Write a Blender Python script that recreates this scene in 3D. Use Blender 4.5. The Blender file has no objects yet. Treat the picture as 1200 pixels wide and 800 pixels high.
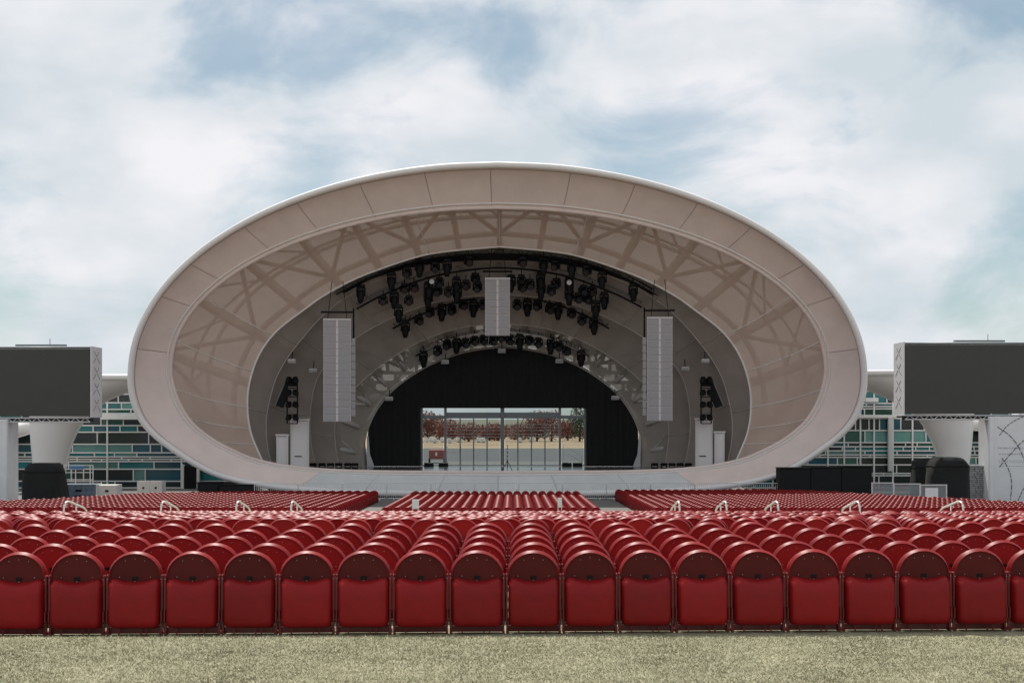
import bpy, math, random
import numpy as np
from mathutils import Vector, Matrix

# ------------------------------------------------------------------ camera
R = math.radians
FPX, HOR, EYE = 1800.0, 490.0, 1.853          # focal length in photo pixels, horizon row, eye height
sc = bpy.context.scene
COL = sc.collection
cam_d = bpy.data.cameras.new('camera'); cam = bpy.data.objects.new('camera', cam_d); COL.objects.link(cam)
cam.location = (0, 0, EYE); cam.rotation_euler = (R(90), 0, 0)
cam_d.sensor_width = 36; cam_d.lens = FPX / 1200 * 36
cam_d.shift_y = (HOR - 400) / 1200
cam_d.clip_start = 0.1; cam_d.clip_end = 9000
sc.camera = cam

# ------------------------------------------------------------------ sky, sun, exposure
SUN_EL, SUN_AZ = 61.0, -16.0                  # degrees; azimuth from +Y (forward), negative = left
world = bpy.data.worlds.new('World'); sc.world = world; world.use_nodes = True
wn, wl = world.node_tree.nodes, world.node_tree.links
wn.clear()
def wnode(t, **k):
    n = wn.new(t)
    for a, b in k.items(): setattr(n, a, b)
    return n
sky = wnode('ShaderNodeTexSky', sky_type='NISHITA')
sky.sun_disc = False; sky.sun_elevation = R(SUN_EL); sky.sun_rotation = R(SUN_AZ)
sky.air_density = 1.0; sky.dust_density = 0.3; sky.ozone_density = 3.0; sky.altitude = 10
tc = wnode('ShaderNodeTexCoord')
mp = wnode('ShaderNodeMapping'); mp.inputs['Scale'].default_value = (1.0, 1.0, 1.9); mp.inputs['Location'].default_value = (3.55, 0.4, 0.52)
wl.new(tc.outputs['Generated'], mp.inputs['Vector'])
nz = wnode('ShaderNodeTexNoise'); nz.inputs['Scale'].default_value = 6.5; nz.inputs['Detail'].default_value = 8; nz.inputs['Roughness'].default_value = 0.54; nz.inputs['Distortion'].default_value = 0.35
wl.new(mp.outputs[0], nz.inputs['Vector'])
rp = wnode('ShaderNodeValToRGB'); rp.color_ramp.interpolation = 'EASE'
rp.color_ramp.elements[0].position = 0.36; rp.color_ramp.elements[0].color = (0.36, 0.36, 0.36, 1)
rp.color_ramp.elements[1].position = 0.56; rp.color_ramp.elements[1].color = (1, 1, 1, 1)
wl.new(nz.outputs['Fac'], rp.inputs['Fac'])
nz2 = wnode('ShaderNodeTexNoise'); nz2.inputs['Scale'].default_value = 8; nz2.inputs['Detail'].default_value = 5
wl.new(mp.outputs[0], nz2.inputs['Vector'])
rp2 = wnode('ShaderNodeValToRGB')
rp2.color_ramp.elements[0].position = 0.33; rp2.color_ramp.elements[0].color = (6.1, 6.8, 7.3, 1)
rp2.color_ramp.elements[1].position = 0.62; rp2.color_ramp.elements[1].color = (8.7, 8.65, 8.95, 1)
wl.new(nz2.outputs['Fac'], rp2.inputs['Fac'])
mx = wnode('ShaderNodeMix', data_type='RGBA')
tint = wnode('ShaderNodeMix', data_type='RGBA', blend_type='MULTIPLY'); tint.inputs[0].default_value = 1.0
tint.inputs[7].default_value = (0.66, 0.76, 0.70, 1)
wl.new(sky.outputs[0], tint.inputs[6])
wl.new(rp.outputs[0], mx.inputs[0]); wl.new(tint.outputs[2], mx.inputs[6]); wl.new(rp2.outputs[0], mx.inputs[7])
bg = wnode('ShaderNodeBackground'); bg.inputs['Strength'].default_value = 0.1
wl.new(mx.outputs[2], bg.inputs['Color'])
wo = wnode('ShaderNodeOutputWorld'); wl.new(bg.outputs[0], wo.inputs['Surface'])

sun_d = bpy.data.lights.new('sun', 'SUN'); sun = bpy.data.objects.new('sun', sun_d); COL.objects.link(sun)
sun_d.energy = 4.4; sun_d.angle = R(1.2); sun_d.color = (1.0, 0.95, 0.88)
sdir = Vector((math.sin(R(SUN_AZ)) * math.cos(R(SUN_EL)), math.cos(R(SUN_AZ)) * math.cos(R(SUN_EL)), math.sin(R(SUN_EL))))
sun.rotation_euler = sdir.to_track_quat('Z', 'Y').to_euler(); sun.location = (0, 0, 60)

sc.view_settings.view_transform = 'Standard'; sc.view_settings.look = 'None'
sc.view_settings.exposure = 0.05; sc.view_settings.gamma = 1.0; sc.view_settings.use_curve_mapping = False
sc.render.engine = 'CYCLES'
sc.cycles.max_bounces = 8; sc.cycles.diffuse_bounces = 5; sc.cycles.glossy_bounces = 3
sc.cycles.transmission_bounces = 6; sc.cycles.transparent_max_bounces = 16
sc.cycles.use_denoising = True; sc.cycles.sample_clamp_indirect = 8

random.seed(7); rng = np.random.default_rng(7)

# ------------------------------------------------------------------ helpers
def at(px, py, D):
    return Vector(((px - 600) / FPX * D, D, EYE - (py - HOR) / FPX * D))

class MB:
    def __init__(s): s.v = []; s.f = []; s.sm = []
    def add(s, vs, fs, smooth=False):
        b = len(s.v); s.v += [tuple(v) for v in vs]; s.f += [tuple(i + b for i in f) for f in fs]; s.sm += [smooth] * len(fs); return s
    def box(s, c, d, rot=None):
        hx, hy, hz = d[0] / 2, d[1] / 2, d[2] / 2
        vs = [Vector((x, y, z)) for x in (-hx, hx) for y in (-hy, hy) for z in (-hz, hz)]
        if rot is not None: vs = [rot @ v for v in vs]
        vs = [v + Vector(c) for v in vs]
        return s.add(vs, [(0, 1, 3, 2), (4, 6, 7, 5), (0, 4, 5, 1), (2, 3, 7, 6), (0, 2, 6, 4), (1, 5, 7, 3)])
    def cbox(s, c, d, b):                       # box with chamfered edges
        hx, hy, hz = d[0] / 2, d[1] / 2, d[2] / 2
        b = min(b, hx * .9, hy * .9, hz * .9)
        import itertools
        vs = []; idx = {}
        for sx, sy, sz in itertools.product((-1, 1), repeat=3):
            for k in range(3):
                p = [sx * (hx - b), sy * (hy - b), sz * (hz - b)]
                p[k] = (sx * hx, sy * hy, sz * hz)[k]
                idx[(sx, sy, sz, k)] = len(vs); vs.append(Vector(p) + Vector(c))
        fs = []
        for k in range(3):
            u, w = [(1, 2), (2, 0), (0, 1)][k]
            for sg in (-1, 1):
                q = []
                for su, sw in ((-1, -1), (1, -1), (1, 1), (-1, 1)):
                    t = [0, 0, 0]; t[k] = sg; t[u] = su; t[w] = sw; q.append(idx[(*t, k)])
                fs.append(tuple(q) if sg > 0 else tuple(q[::-1]))
        for k in range(3):
            u, w = [(1, 2), (2, 0), (0, 1)][k]
            for su in (-1, 1):
                for sw in (-1, 1):
                    a = [0, 0, 0]; a[u] = su; a[w] = sw; b_ = list(a); a[k] = -1; b_[k] = 1
                    fs.append((idx[(*a, u)], idx[(*b_, u)], idx[(*b_, w)], idx[(*a, w)]))
        for t in itertools.product((-1, 1), repeat=3):
            fs.append((idx[(*t, 0)], idx[(*t, 1)], idx[(*t, 2)]))
        return s.add(vs, fs)
    def tube(s, pts, r, n=6, closed=False, cap=True):
        pts = [Vector(p) for p in pts]; m = len(pts); rr = r if isinstance(r, (list, tuple)) else [r] * m
        vs = []
        for i, p in enumerate(pts):
            a = pts[(i - 1) % m] if (i > 0 or closed) else pts[i]; b = pts[(i + 1) % m] if (i < m - 1 or closed) else pts[i]
            t = (b - a); t = t.normalized() if t.length > 1e-9 else Vector((0, 0, 1))
            up = Vector((0, 1, 0)) if abs(t.y) < 0.8 else Vector((0, 0, 1))
            u = t.cross(up).normalized(); w = u.cross(t)
            for k in range(n):
                an = 2 * math.pi * (k + .5) / n; vs.append(p + (u * math.cos(an) + w * math.sin(an)) * rr[i])
        fs = []
        for i in range(m if closed else m - 1):
            j = (i + 1) % m
            for k in range(n): fs.append((i * n + k, i * n + (k + 1) % n, j * n + (k + 1) % n, j * n + k))
        s.add(vs, fs, n > 4)
        if cap and not closed:
            b = len(s.v) - m * n
            s.f += [tuple(b + k for k in range(n))[::-1], tuple(b + (m - 1) * n + k for k in range(n))]; s.sm += [False, False]
        return s
    def grid(s, rows, smooth=True, closed=False):          # rows: list of equal-length point lists
        n = len(rows[0]); vs = [p for r_ in rows for p in r_]; fs = []
        for i in range(len(rows) - 1):
            for k in range(n if closed else n - 1):
                k2 = (k + 1) % n; fs.append((i * n + k, i * n + k2, (i + 1) * n + k2, (i + 1) * n + k))
        return s.add(vs, fs, smooth)
    def prism(s, poly, axis, a, b, smooth=False):           # poly in the two other axes, extruded along axis a->b
        n = len(poly)
        def P(u, w, t): return {'y': (u, t, w), 'x': (t, u, w), 'z': (u, w, t)}[axis]
        vs = [P(u, w, a) for u, w in poly] + [P(u, w, b) for u, w in poly]
        fs = [tuple(range(n)), tuple(range(2 * n - 1, n - 1, -1))]
        s.add(vs, fs); b0 = len(s.v) - 2 * n
        for k in range(n):
            s.f.append((b0 + k, b0 + n + k, b0 + n + (k + 1) % n, b0 + (k + 1) % n)); s.sm.append(smooth)
        return s
    def mesh(s, name, mat):
        me = bpy.data.meshes.new(name); me.from_pydata(s.v, [], s.f)
        me.polygons.foreach_set('use_smooth', s.sm); me.materials.append(mat); me.update(); return me
    def build(s, name, mat, parent=None, **props):
        return link(name, s.mesh(name, mat), parent, **props)

def link(name, me, parent=None, loc=None, rot=None, scale=None, **props):
    o = bpy.data.objects.new(name, me); COL.objects.link(o)
    if parent is not None: o.parent = parent
    if loc is not None: o.location = loc
    if rot is not None: o.rotation_euler = rot
    if scale is not None: o.scale = scale
    for k, v in props.items():
        if v: o[k] = v
    return o
def thing(name, label, category, loc=(0, 0, 0), rot=(0, 0, 0), group=None):
    return link(name, None, None, loc, rot, label=label, category=category, group=group)

# ------------------------------------------------------------------ materials
def mat(name, col, rough=0.6, metal=0.0, noise=0.0, nscale=6.0, bump=0.0, bscale=40.0, spec=0.5, coat=0.0, col2=None, coords='Object', randomize=0.0):
    m = bpy.data.materials.new(name); m.use_nodes = True
    nt = m.node_tree; N, L = nt.nodes, nt.links; p = N['Principled BSDF']
    p.inputs['Base Color'].default_value = (*col, 1); p.inputs['Roughness'].default_value = rough; p.inputs['Metallic'].default_value = metal
    p.inputs['Specular IOR Level'].default_value = spec; p.inputs['Coat Weight'].default_value = coat
    t = N.new('ShaderNodeTexCoord'); last = None
    if noise or col2:
        n = N.new('ShaderNodeTexNoise'); n.inputs['Scale'].default_value = nscale; n.inputs['Detail'].default_value = 6; n.inputs['Roughness'].default_value = .6
        L.new(t.outputs[coords], n.inputs['Vector'])
        r = N.new('ShaderNodeValToRGB'); r.color_ramp.elements[0].position = .3; r.color_ramp.elements[1].position = .7
        a = [c * (1 - noise) for c in col]; b = col2 if col2 else [min(1, c * (1 + noise)) for c in col]
        r.color_ramp.elements[0].color = (*a, 1); r.color_ramp.elements[1].color = (*b, 1)
        L.new(n.outputs['Fac'], r.inputs['Fac']); last = r.outputs[0]; L.new(last, p.inputs['Base Color'])
    if randomize:
        oi = N.new('ShaderNodeObjectInfo'); hs = N.new('ShaderNodeHueSaturation')
        mr = N.new('ShaderNodeMapRange'); mr.inputs[3].default_value = 1 - randomize; mr.inputs[4].default_value = 1 + randomize
        L.new(oi.outputs['Random'], mr.inputs[0]); L.new(mr.outputs[0], hs.inputs['Value'])
        if last is not None: L.new(last, hs.inputs['Color'])
        else: hs.inputs['Color'].default_value = (*col, 1)
        L.new(hs.outputs[0], p.inputs['Base Color'])
    if bump:
        n2 = N.new('ShaderNodeTexNoise'); n2.inputs['Scale'].default_value = bscale; n2.inputs['Detail'].default_value = 4
        L.new(t.outputs[coords], n2.inputs['Vector'])
        bp = N.new('ShaderNodeBump'); bp.inputs['Strength'].default_value = bump; bp.inputs['Distance'].default_value = .02
        L.new(n2.outputs['Fac'], bp.inputs['Height']); L.new(bp.outputs[0], p.inputs['Normal'])
    return m

def mesh_fabric(name, col, clear, trans=0.0, noise=.06, nscale=.6):
    m = mat(name, col, .8, noise=noise, nscale=nscale, spec=.2)
    nt = m.node_tree; N, L = nt.nodes, nt.links; p = N['Principled BSDF']; out = N['Material Output']
    sh = p.outputs[0]
    if trans:
        tr = N.new('ShaderNodeBsdfTranslucent'); tr.inputs[0].default_value = (*col, 1)
        mxs = N.new('ShaderNodeMixShader'); mxs.inputs[0].default_value = trans; L.new(sh, mxs.inputs[1]); L.new(tr.outputs[0], mxs.inputs[2]); sh = mxs.outputs[0]
    if clear:
        tp = N.new('ShaderNodeBsdfTransparent'); mx2 = N.new('ShaderNodeMixShader'); mx2.inputs[0].default_value = clear
        L.new(sh, mx2.inputs[1]); L.new(tp.outputs[0], mx2.inputs[2]); sh = mx2.outputs[0]
    L.new(sh, out.inputs['Surface']); return m

def glass(name, col, clear):
    m = bpy.data.materials.new(name); m.use_nodes = True; nt = m.node_tree; N, L = nt.nodes, nt.links
    p = N['Principled BSDF']; p.inputs['Base Color'].default_value = (*col, 1); p.inputs['Roughness'].default_value = .04
    tp = N.new('ShaderNodeBsdfTransparent'); tp.inputs[0].default_value = (.86, .9, .9, 1)
    mx2 = N.new('ShaderNodeMixShader'); mx2.inputs[0].default_value = clear
    L.new(p.outputs[0], mx2.inputs[1]); L.new(tp.outputs[0], mx2.inputs[2]); L.new(mx2.outputs[0], N['Material Output'].inputs['Surface']); return m

M = {
 'turf': mat('turf', (.24, .23, .13), .95, noise=.35, nscale=9, bump=.5, bscale=150, col2=(.40, .38, .25)),
 'blade': mat('grass_blade', (.265, .26, .135), .7, noise=.3, nscale=1.2, col2=(.53, .50, .33)),
 'concrete': mat('concrete', (.15, .145, .135), .9, noise=.15, nscale=.6, bump=.1),
 'asphalt': mat('asphalt', (.09, .09, .095), .9, noise=.15, nscale=.3),
 'tan': mat('dry_earth', (.36, .26, .16), .95, noise=.25, nscale=.08),
 'land': mat('far_land', (.16, .15, .10), .95, noise=.3, nscale=.02),
 'red': mat('red_plastic', (.24, .008, .009), .43, noise=.14, nscale=4, spec=.20, randomize=.14),
 'redcap': mat('darker_cap_red', (.085, .011, .010), .6, spec=.15, noise=.15, nscale=5, randomize=.08),
 'redback': mat('red_back_plate', (.29, .009, .010), .5, spec=.15, noise=.12, nscale=5, randomize=.12),
 'redframe': mat('red_frame', (.15, .010, .012), .35),
 'black': mat('black_metal', (.006, .006, .007), .6, spec=.2, noise=.2, nscale=3),
 'blackcloth': mat('black_cloth', (.010, .011, .011), .95, noise=.2, nscale=2, bump=.3, bscale=8),
 'screw': mat('steel_screw', (.45, .40, .40), .35, metal=.8),
 'white': mat('white_membrane', (.80, .775, .76), .55, noise=.03, nscale=.4, bump=.04, bscale=3),
 'rimpanel': mat('rim_panel_fabric', (.74, .625, .575), .65, noise=.06, nscale=.7, bump=.05, bscale=2, randomize=.035),
 'joint': mat('joint_backing_strip', (.42, .36, .33), .8),  # darker strip backing the gaps between rim panels
 'fascia': mat('grey_fascia', (.60, .61, .60), .8, noise=.08, nscale=.8, randomize=.03),
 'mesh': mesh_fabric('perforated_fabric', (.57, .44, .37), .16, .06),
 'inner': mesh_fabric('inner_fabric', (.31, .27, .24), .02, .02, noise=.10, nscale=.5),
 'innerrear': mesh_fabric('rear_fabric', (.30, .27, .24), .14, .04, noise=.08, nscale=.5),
 'skin': mesh_fabric('outer_membrane', (.80, .77, .72), 0, .20),
 'steel': mat('painted_steel', (.74, .71, .67), .5, noise=.05, nscale=2),
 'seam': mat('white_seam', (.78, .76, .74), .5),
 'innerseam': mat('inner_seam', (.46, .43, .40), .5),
 'deck': mat('stage_deck', (.15, .15, .145), .16, noise=.2, nscale=.7, spec=.6),
 'ltgrey': mat('light_grey_metal', (.55, .56, .56), .5, noise=.06, nscale=2),
 'alu': mat('grey_aluminium', (.17, .19, .20), .45, metal=.3),
 'grille': mat('speaker_grille', (.36, .35, .36), .7, noise=.1, nscale=30, bump=.4, bscale=120),
 'cabinet': mat('speaker_white', (.66, .63, .63), .5),
 'led': mat('led_face', (.050, .052, .046), .6, noise=.06, nscale=1.2),
 'scrim': mat('white_scrim', (.72, .73, .74), .8, noise=.05, nscale=1.5, bump=.15, bscale=2),
 'print': mat('black_print', (.02, .02, .022), .7),
 'greyprint': mat('grey_print', (.40, .43, .46), .8),
 'mull': mat('white_mullion', (.72, .72, .70), .5),
 'lampglass': mat('lamp_glass', (.03, .03, .033), .2),
 'lens': mat('lamp_lens', (.55, .55, .55), .12, spec=.8),
 'glassdoor': glass('door_glass', (.05, .06, .06), .86),
 'clearpanel': glass('clear_panel', (.30, .33, .34), .45),
 'case': mat('cream_case', (.62, .58, .52), .6, noise=.08, nscale=4),
 'tarp': mat('blue_grey_tarp', (.10, .13, .17), .6, noise=.5, nscale=4, bump=.5, bscale=6),
 'blue': mat('blue_strip', (.08, .20, .38), .5),
 'foliage': mat('green_foliage', (.07, .09, .045), .8, noise=.4, nscale=.7),
 'redfoliage': mat('red_foliage', (.25, .085, .06), .8, noise=.35, nscale=.6),
 'bark': mat('bark', (.10, .08, .06), .9),
 'boat': mat('boat_white', (.75, .75, .73), .4),
 'stone': mat('stacked_slate', (.33, .34, .34), .9, noise=.3, nscale=6, bump=.4, bscale=20, randomize=.15),
}
def light_patches(m):  # invented see-through bricks showing the bright skin, imitating light spots on the ring
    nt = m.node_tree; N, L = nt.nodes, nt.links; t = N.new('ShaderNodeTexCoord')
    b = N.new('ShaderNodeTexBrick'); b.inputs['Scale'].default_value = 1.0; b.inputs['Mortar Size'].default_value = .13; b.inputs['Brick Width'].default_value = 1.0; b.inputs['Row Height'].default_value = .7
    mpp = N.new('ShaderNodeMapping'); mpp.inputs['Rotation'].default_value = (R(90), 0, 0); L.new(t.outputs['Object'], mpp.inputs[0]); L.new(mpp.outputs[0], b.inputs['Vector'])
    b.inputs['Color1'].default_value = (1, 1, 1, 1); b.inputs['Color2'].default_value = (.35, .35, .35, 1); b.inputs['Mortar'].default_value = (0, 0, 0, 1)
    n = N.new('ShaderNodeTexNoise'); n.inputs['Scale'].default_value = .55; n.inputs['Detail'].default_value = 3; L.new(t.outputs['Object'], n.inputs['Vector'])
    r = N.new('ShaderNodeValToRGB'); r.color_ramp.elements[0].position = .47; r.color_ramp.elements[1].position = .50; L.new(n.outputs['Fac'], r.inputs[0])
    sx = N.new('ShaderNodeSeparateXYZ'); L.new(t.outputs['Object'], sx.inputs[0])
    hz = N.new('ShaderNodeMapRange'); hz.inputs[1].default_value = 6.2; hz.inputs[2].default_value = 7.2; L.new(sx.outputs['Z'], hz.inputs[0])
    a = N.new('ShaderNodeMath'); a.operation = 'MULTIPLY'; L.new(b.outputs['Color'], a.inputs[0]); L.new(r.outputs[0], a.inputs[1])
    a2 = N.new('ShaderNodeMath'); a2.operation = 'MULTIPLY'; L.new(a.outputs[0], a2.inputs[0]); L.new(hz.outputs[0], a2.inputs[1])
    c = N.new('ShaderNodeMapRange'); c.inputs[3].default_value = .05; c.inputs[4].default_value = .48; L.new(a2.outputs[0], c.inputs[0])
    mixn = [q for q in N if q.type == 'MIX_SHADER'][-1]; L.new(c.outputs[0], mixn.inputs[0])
light_patches(M['innerrear'])
PANES = [mat('glass_pane_%s' % n, c, .10, spec=.28, noise=.25, nscale=.7, randomize=.3) for n, c in
         (('teal', (.008, .135, .150)), ('green', (.012, .075, .052)), ('dark', (.010, .020, .022)), ('blue', (.008, .070, .10)), ('pale', (.09, .22, .20)))]

# ------------------------------------------------------------------ the ground
def ground_z(d):
    P = [(-1e4, 0), (13.02, 0), (13.09, -.045), (18.2, -.045), (21.3, -.26), (65, -2.65), (70, -2.89), (91, -3.17), (95, -3.25), (1e5, -3.25)]
    for (a, za), (b, zb) in zip(P, P[1:]):
        if d <= b: return za + (zb - za) * (d - a) / (b - a)
    return -3.25
def strip(name, ds, x0, x1, m, dz=0.0, nx=2, parent=None, **kw):
    xs = [x0 + (x1 - x0) * i / (nx - 1) for i in range(nx)]
    mb = MB(); mb.grid([[(x, d, ground_z(d) + dz) for x in xs] for d in ds], smooth=False)
    mb.f = [f[::-1] if False else f for f in mb.f]
    return mb.build(name, m, parent, kind='structure', **kw)
strip('lawn', [-70, 0, 13.02, 13.09, 18.2, 21.3, 30, 40, 50, 60, 65], -80, 80, M['turf'])
strip('plaza', [65, 70, 80, 91, 95, 183], -140, 140, M['concrete'])
strip('road', [183, 262], -400, 400, M['asphalt'])
strip('dry_field', [262, 420], -500, 500, M['tan'])
MB().grid([[(-6000, y, -3.9), (6000, y, -3.9)] for y in (-3000, 7000)], smooth=False).build('ground', M['land'], kind='structure')

# grass blades on the visible strip of lawn
def grass():
    n = 115000
    y = 10.2 + (13.05 - 10.2) * rng.random(n); x = (rng.random(n) - .5) * 2 * (y * .345)
    h = .006 + .014 * rng.random(n); a = rng.random(n) * 2 * math.pi; lean = rng.normal(0, .016, (n, 2)); w = .003 + .0025 * rng.random(n)
    v = np.zeros((n, 3, 3))
    v[:, 0] = np.stack([x - np.cos(a) * w, y - np.sin(a) * w, np.full(n, -.003)], 1)
    v[:, 1] = np.stack([x + np.cos(a) * w, y + np.sin(a) * w, np.full(n, -.003)], 1)
    v[:, 2] = np.stack([x + lean[:, 0], y + lean[:, 1], h], 1)
    me = bpy.data.meshes.new('grass_blades'); me.vertices.add(n * 3); me.loops.add(n * 3); me.polygons.add(n)
    me.vertices.foreach_set('co', v.ravel()); me.loops.foreach_set('vertex_index', np.arange(n * 3, dtype=np.int32))
    me.polygons.foreach_set('loop_start', np.arange(0, n * 3, 3, dtype=np.int32)); me.update(); me.validate()
    me.materials.append(M['blade'])
    link('grass_blades', me, None, kind='stuff', label='short olive and straw coloured grass in front of the red seats', category='grass')
grass()

# ------------------------------------------------------------------ shell curves (left half, top centre -> bottom centre, photo pixels)
def catmull(P, n):
    P = [Vector((*p, 0)) for p in P]; Q = [P[0] * 2 - P[1]] + P + [P[-1] * 2 - P[-2]]; out = []
    for i in range(1, len(Q) - 2):
        for k in range(n):
            t = k / n; a, b, c, d = Q[i - 1:i + 3]
            out.append(.5 * ((2 * b) + (c - a) * t + (2 * a - 5 * b + 4 * c - d) * t * t + (3 * b - a - 3 * c + d) * t ** 3))
    out.append(P[-1]); return out
def ell(cx, yc, a, b, n=10):
    return [(cx - a * math.sin(math.pi / 2 * k / n), yc - b * math.cos(math.pi / 2 * k / n)) for k in range(n + 1)]
def curve(half, cx):
    L_ = catmull(half, 8)                              # from top centre to the left foot
    left = [(p.x, p.y) for p in L_][::-1]; right = [(2 * cx - x, y) for x, y in left[::-1][1:]]
    return left + right                                # left foot -> top -> right foot
def resample(c, n):
    c = np.array(c); s = np.r_[0, np.cumsum(np.hypot(*np.diff(c, axis=0).T))]; t = np.linspace(0, s[-1], n)
    return np.stack([np.interp(t, s, c[:, 0]), np.interp(t, s, c[:, 1])], 1)
def cut(c, ymax):                                      # keep the part above ymax (open arch)
    c = [p for p in c if p[1] <= ymax]; return c
CX = 583.0
R0 = curve(ell(CX, 440, 430, 247) + [(156, 468), (166, 492), (182, 510), (200, 524), (225, 541), (250, 554), (275, 562), (300, 567), (350, 573), (430, 577), (CX, 579)], CX)
R1 = curve(ell(CX + .8, 430, 384, 187) + [(202, 450), (210, 473), (225, 496), (250, 516), (275, 529), (300, 539), (348, 548), (430, 552.5), (CX + .8, 553.5)], CX + .8)
R2 = curve([(585, 289), (520, 295), (480, 303.5), (420, 325), (380, 346), (360, 360), (324, 388), (303, 417), (292, 450), (290, 480), (294, 507), (303, 530), (312, 550)], 585)
R3 = curve([(585, 301), (510, 308), (460, 322), (415, 343), (380, 368), (345, 408), (326, 438), (317, 465), (312, 492), (313, 520), (319, 549)], 585)
R4 = curve([(586, 345), (530, 350), (480, 364), (430, 388), (395, 414), (373, 441), (365, 471), (363, 501), (366, 528), (371, 547.5)], 586)
R5 = curve([(588, 379), (540, 384), (495, 399), (455, 422), (425, 446), (404, 470), (393, 495), (393, 519), (397, 546.5)], 588)
R6 = curve([(589.5, 407), (570, 408.5), (540, 414), (510, 425), (486, 438), (462, 456), (444, 477), (433, 498), (428, 516), (429, 532), (432, 546)], 589.5)
D0, D1, D2, D3, D4, D5, D6 = 98.0, 99.6, 103.0, 104.6, 107.2, 109.6, 112.0
def lean(py): return 1.6 * max(0.0, (440 - py) / 247)       # the great rim leans out over the stage at its top
NU = 241
def pts3(c, D, n=NU, leanf=0.0):
    return [at(x, y, D - leanf * lean(y)) for x, y in resample(c, n)]
def ang3(c, D, n=161, leanf=0.0, cx=585, cy=553):
    c = np.array(c); a = np.unwrap(np.arctan2(cy - c[:, 1], -(c[:, 0] - cx))); t = np.linspace(R(1.0), R(179.0), n)
    o = np.argsort(a); xs = np.interp(t, a[o], c[o, 0]); ys = np.interp(t, a[o], c[o, 1])
    return [at(x, y, D - leanf * lean(y)) for x, y in zip(xs, ys)]
def loft(A, B, steps, bulge, centre):
    rows = []
    for i in range(steps + 1):
        t = i / steps; row = []
        for a, b in zip(A, B):
            p = a.lerp(b, t); o = Vector((p.x - centre[0], 0, p.z - centre[1])).normalized()
            row.append(p + o * bulge * math.sin(math.pi * t))
        rows.append(row)
    return rows
CEN = (at(CX, 470, 100).x, at(CX, 470, 100).z)

shell = thing('concert_shell', 'giant white elliptical concert shell of nested rings over the stage', 'concert shell', (CEN[0], 100, -3.25))
SH = Vector((CEN[0], 100, -3.25))
def sbuild(mb, name, m, parent=shell, **kw):
    mb.v = [tuple(Vector(v) - SH) for v in mb.v]; return mb.build(name, m, parent, **kw)

P0 = pts3(R0, D0, NU, 1.0); P1 = pts3(R1, D1, NU, 1.0)
c0 = resample(R0, NU)
# outer rounded edge
rim = sbuild(MB().tube(P0[:-1], .20, 10, closed=True), 'rim_edge', M['white'])
# ring of panels, joints recessed
rowsA = loft(P0, P1, 10, .35, CEN)
back = [[p + Vector((0, .10, 0)) + Vector((p.x - CEN[0], 0, p.z - CEN[1])).normalized() * .07 for p in r] for r in rowsA]
sbuild(MB().grid(back), 'rim_backing', M['joint'])
def uof(px, upper):
    best = min(range(NU), key=lambda i: abs(c0[i][0] - px) + (0 if (c0[i][1] < 440) == upper else 999)); return best
ups = [157, 183, 222, 283, 345, 422, 500, 578]
seams = sorted(set([uof(x, True) for x in ups] + [uof(2 * CX - x, True) for x in ups[:-1]] + [uof(347, False), uof(819, False)]))
low = sorted([uof(x, False) for x in (430, 515, 583, 655, 740)])
allseams = sorted(set(seams + low + [0])) + [NU - 1]
for i0, i1 in zip(allseams, allseams[1:]):
    isf = c0[(i0 + i1) // 2][1] > 570 and 347 < c0[(i0 + i1) // 2][0] < 819
    rows = []
    for t in range(1, len(rowsA)):
        r = rowsA[t]; seg = [r[k] for k in range(i0, i1 + 1)]
        seg[0] = r[i0].lerp(r[i0 + 1], .035); seg[-1] = r[i1].lerp(r[i1 - 1], .035)
        if t == 1: seg = [s_.copy() for s_ in seg]
        rows.append(seg)
    sbuild(MB().grid(rows), 'fascia_panel' if isf else 'rim_panel', M['fascia'] if isf else M['rimpanel'])
for t, r_ in ((1.6, .035), (9.3, .07)):
    i = int(t); hoop = [rowsA[i][k].lerp(rowsA[i + 1][k], t - i) for k in range(NU - 1)]
    sbuild(MB().tube(hoop, r_, 5, closed=True), 'edge_rope', M['joint'] if t < 2 else M['steel'])
sbuild(MB().tube([p + Vector((0, .05, 0)) for p in P1[:-1]], .13, 8, closed=True), 'inner_lip', M['rimpanel'])

# nested inner rings, open at the stage floor
R1u = cut(R1, 552)
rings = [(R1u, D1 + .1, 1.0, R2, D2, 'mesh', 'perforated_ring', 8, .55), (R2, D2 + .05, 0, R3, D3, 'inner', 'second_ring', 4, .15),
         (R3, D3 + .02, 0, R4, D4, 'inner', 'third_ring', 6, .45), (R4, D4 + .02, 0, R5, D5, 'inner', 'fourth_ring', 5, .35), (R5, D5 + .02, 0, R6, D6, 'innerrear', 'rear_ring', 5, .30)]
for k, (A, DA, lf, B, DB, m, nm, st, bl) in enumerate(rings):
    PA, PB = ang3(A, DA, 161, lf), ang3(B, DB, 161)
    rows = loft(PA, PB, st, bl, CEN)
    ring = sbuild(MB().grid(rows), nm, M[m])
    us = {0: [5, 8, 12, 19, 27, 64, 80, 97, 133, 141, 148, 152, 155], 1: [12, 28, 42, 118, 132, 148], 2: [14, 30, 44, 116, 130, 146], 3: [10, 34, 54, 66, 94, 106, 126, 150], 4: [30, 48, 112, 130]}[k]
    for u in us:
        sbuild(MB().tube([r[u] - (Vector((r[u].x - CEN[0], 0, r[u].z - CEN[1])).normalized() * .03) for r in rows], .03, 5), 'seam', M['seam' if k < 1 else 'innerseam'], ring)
    sbuild(MB().tube(PB, .075 if k < 1 else .04, 6), 'ring_edge', M['seam' if k < 1 else 'innerseam'], ring)

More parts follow.
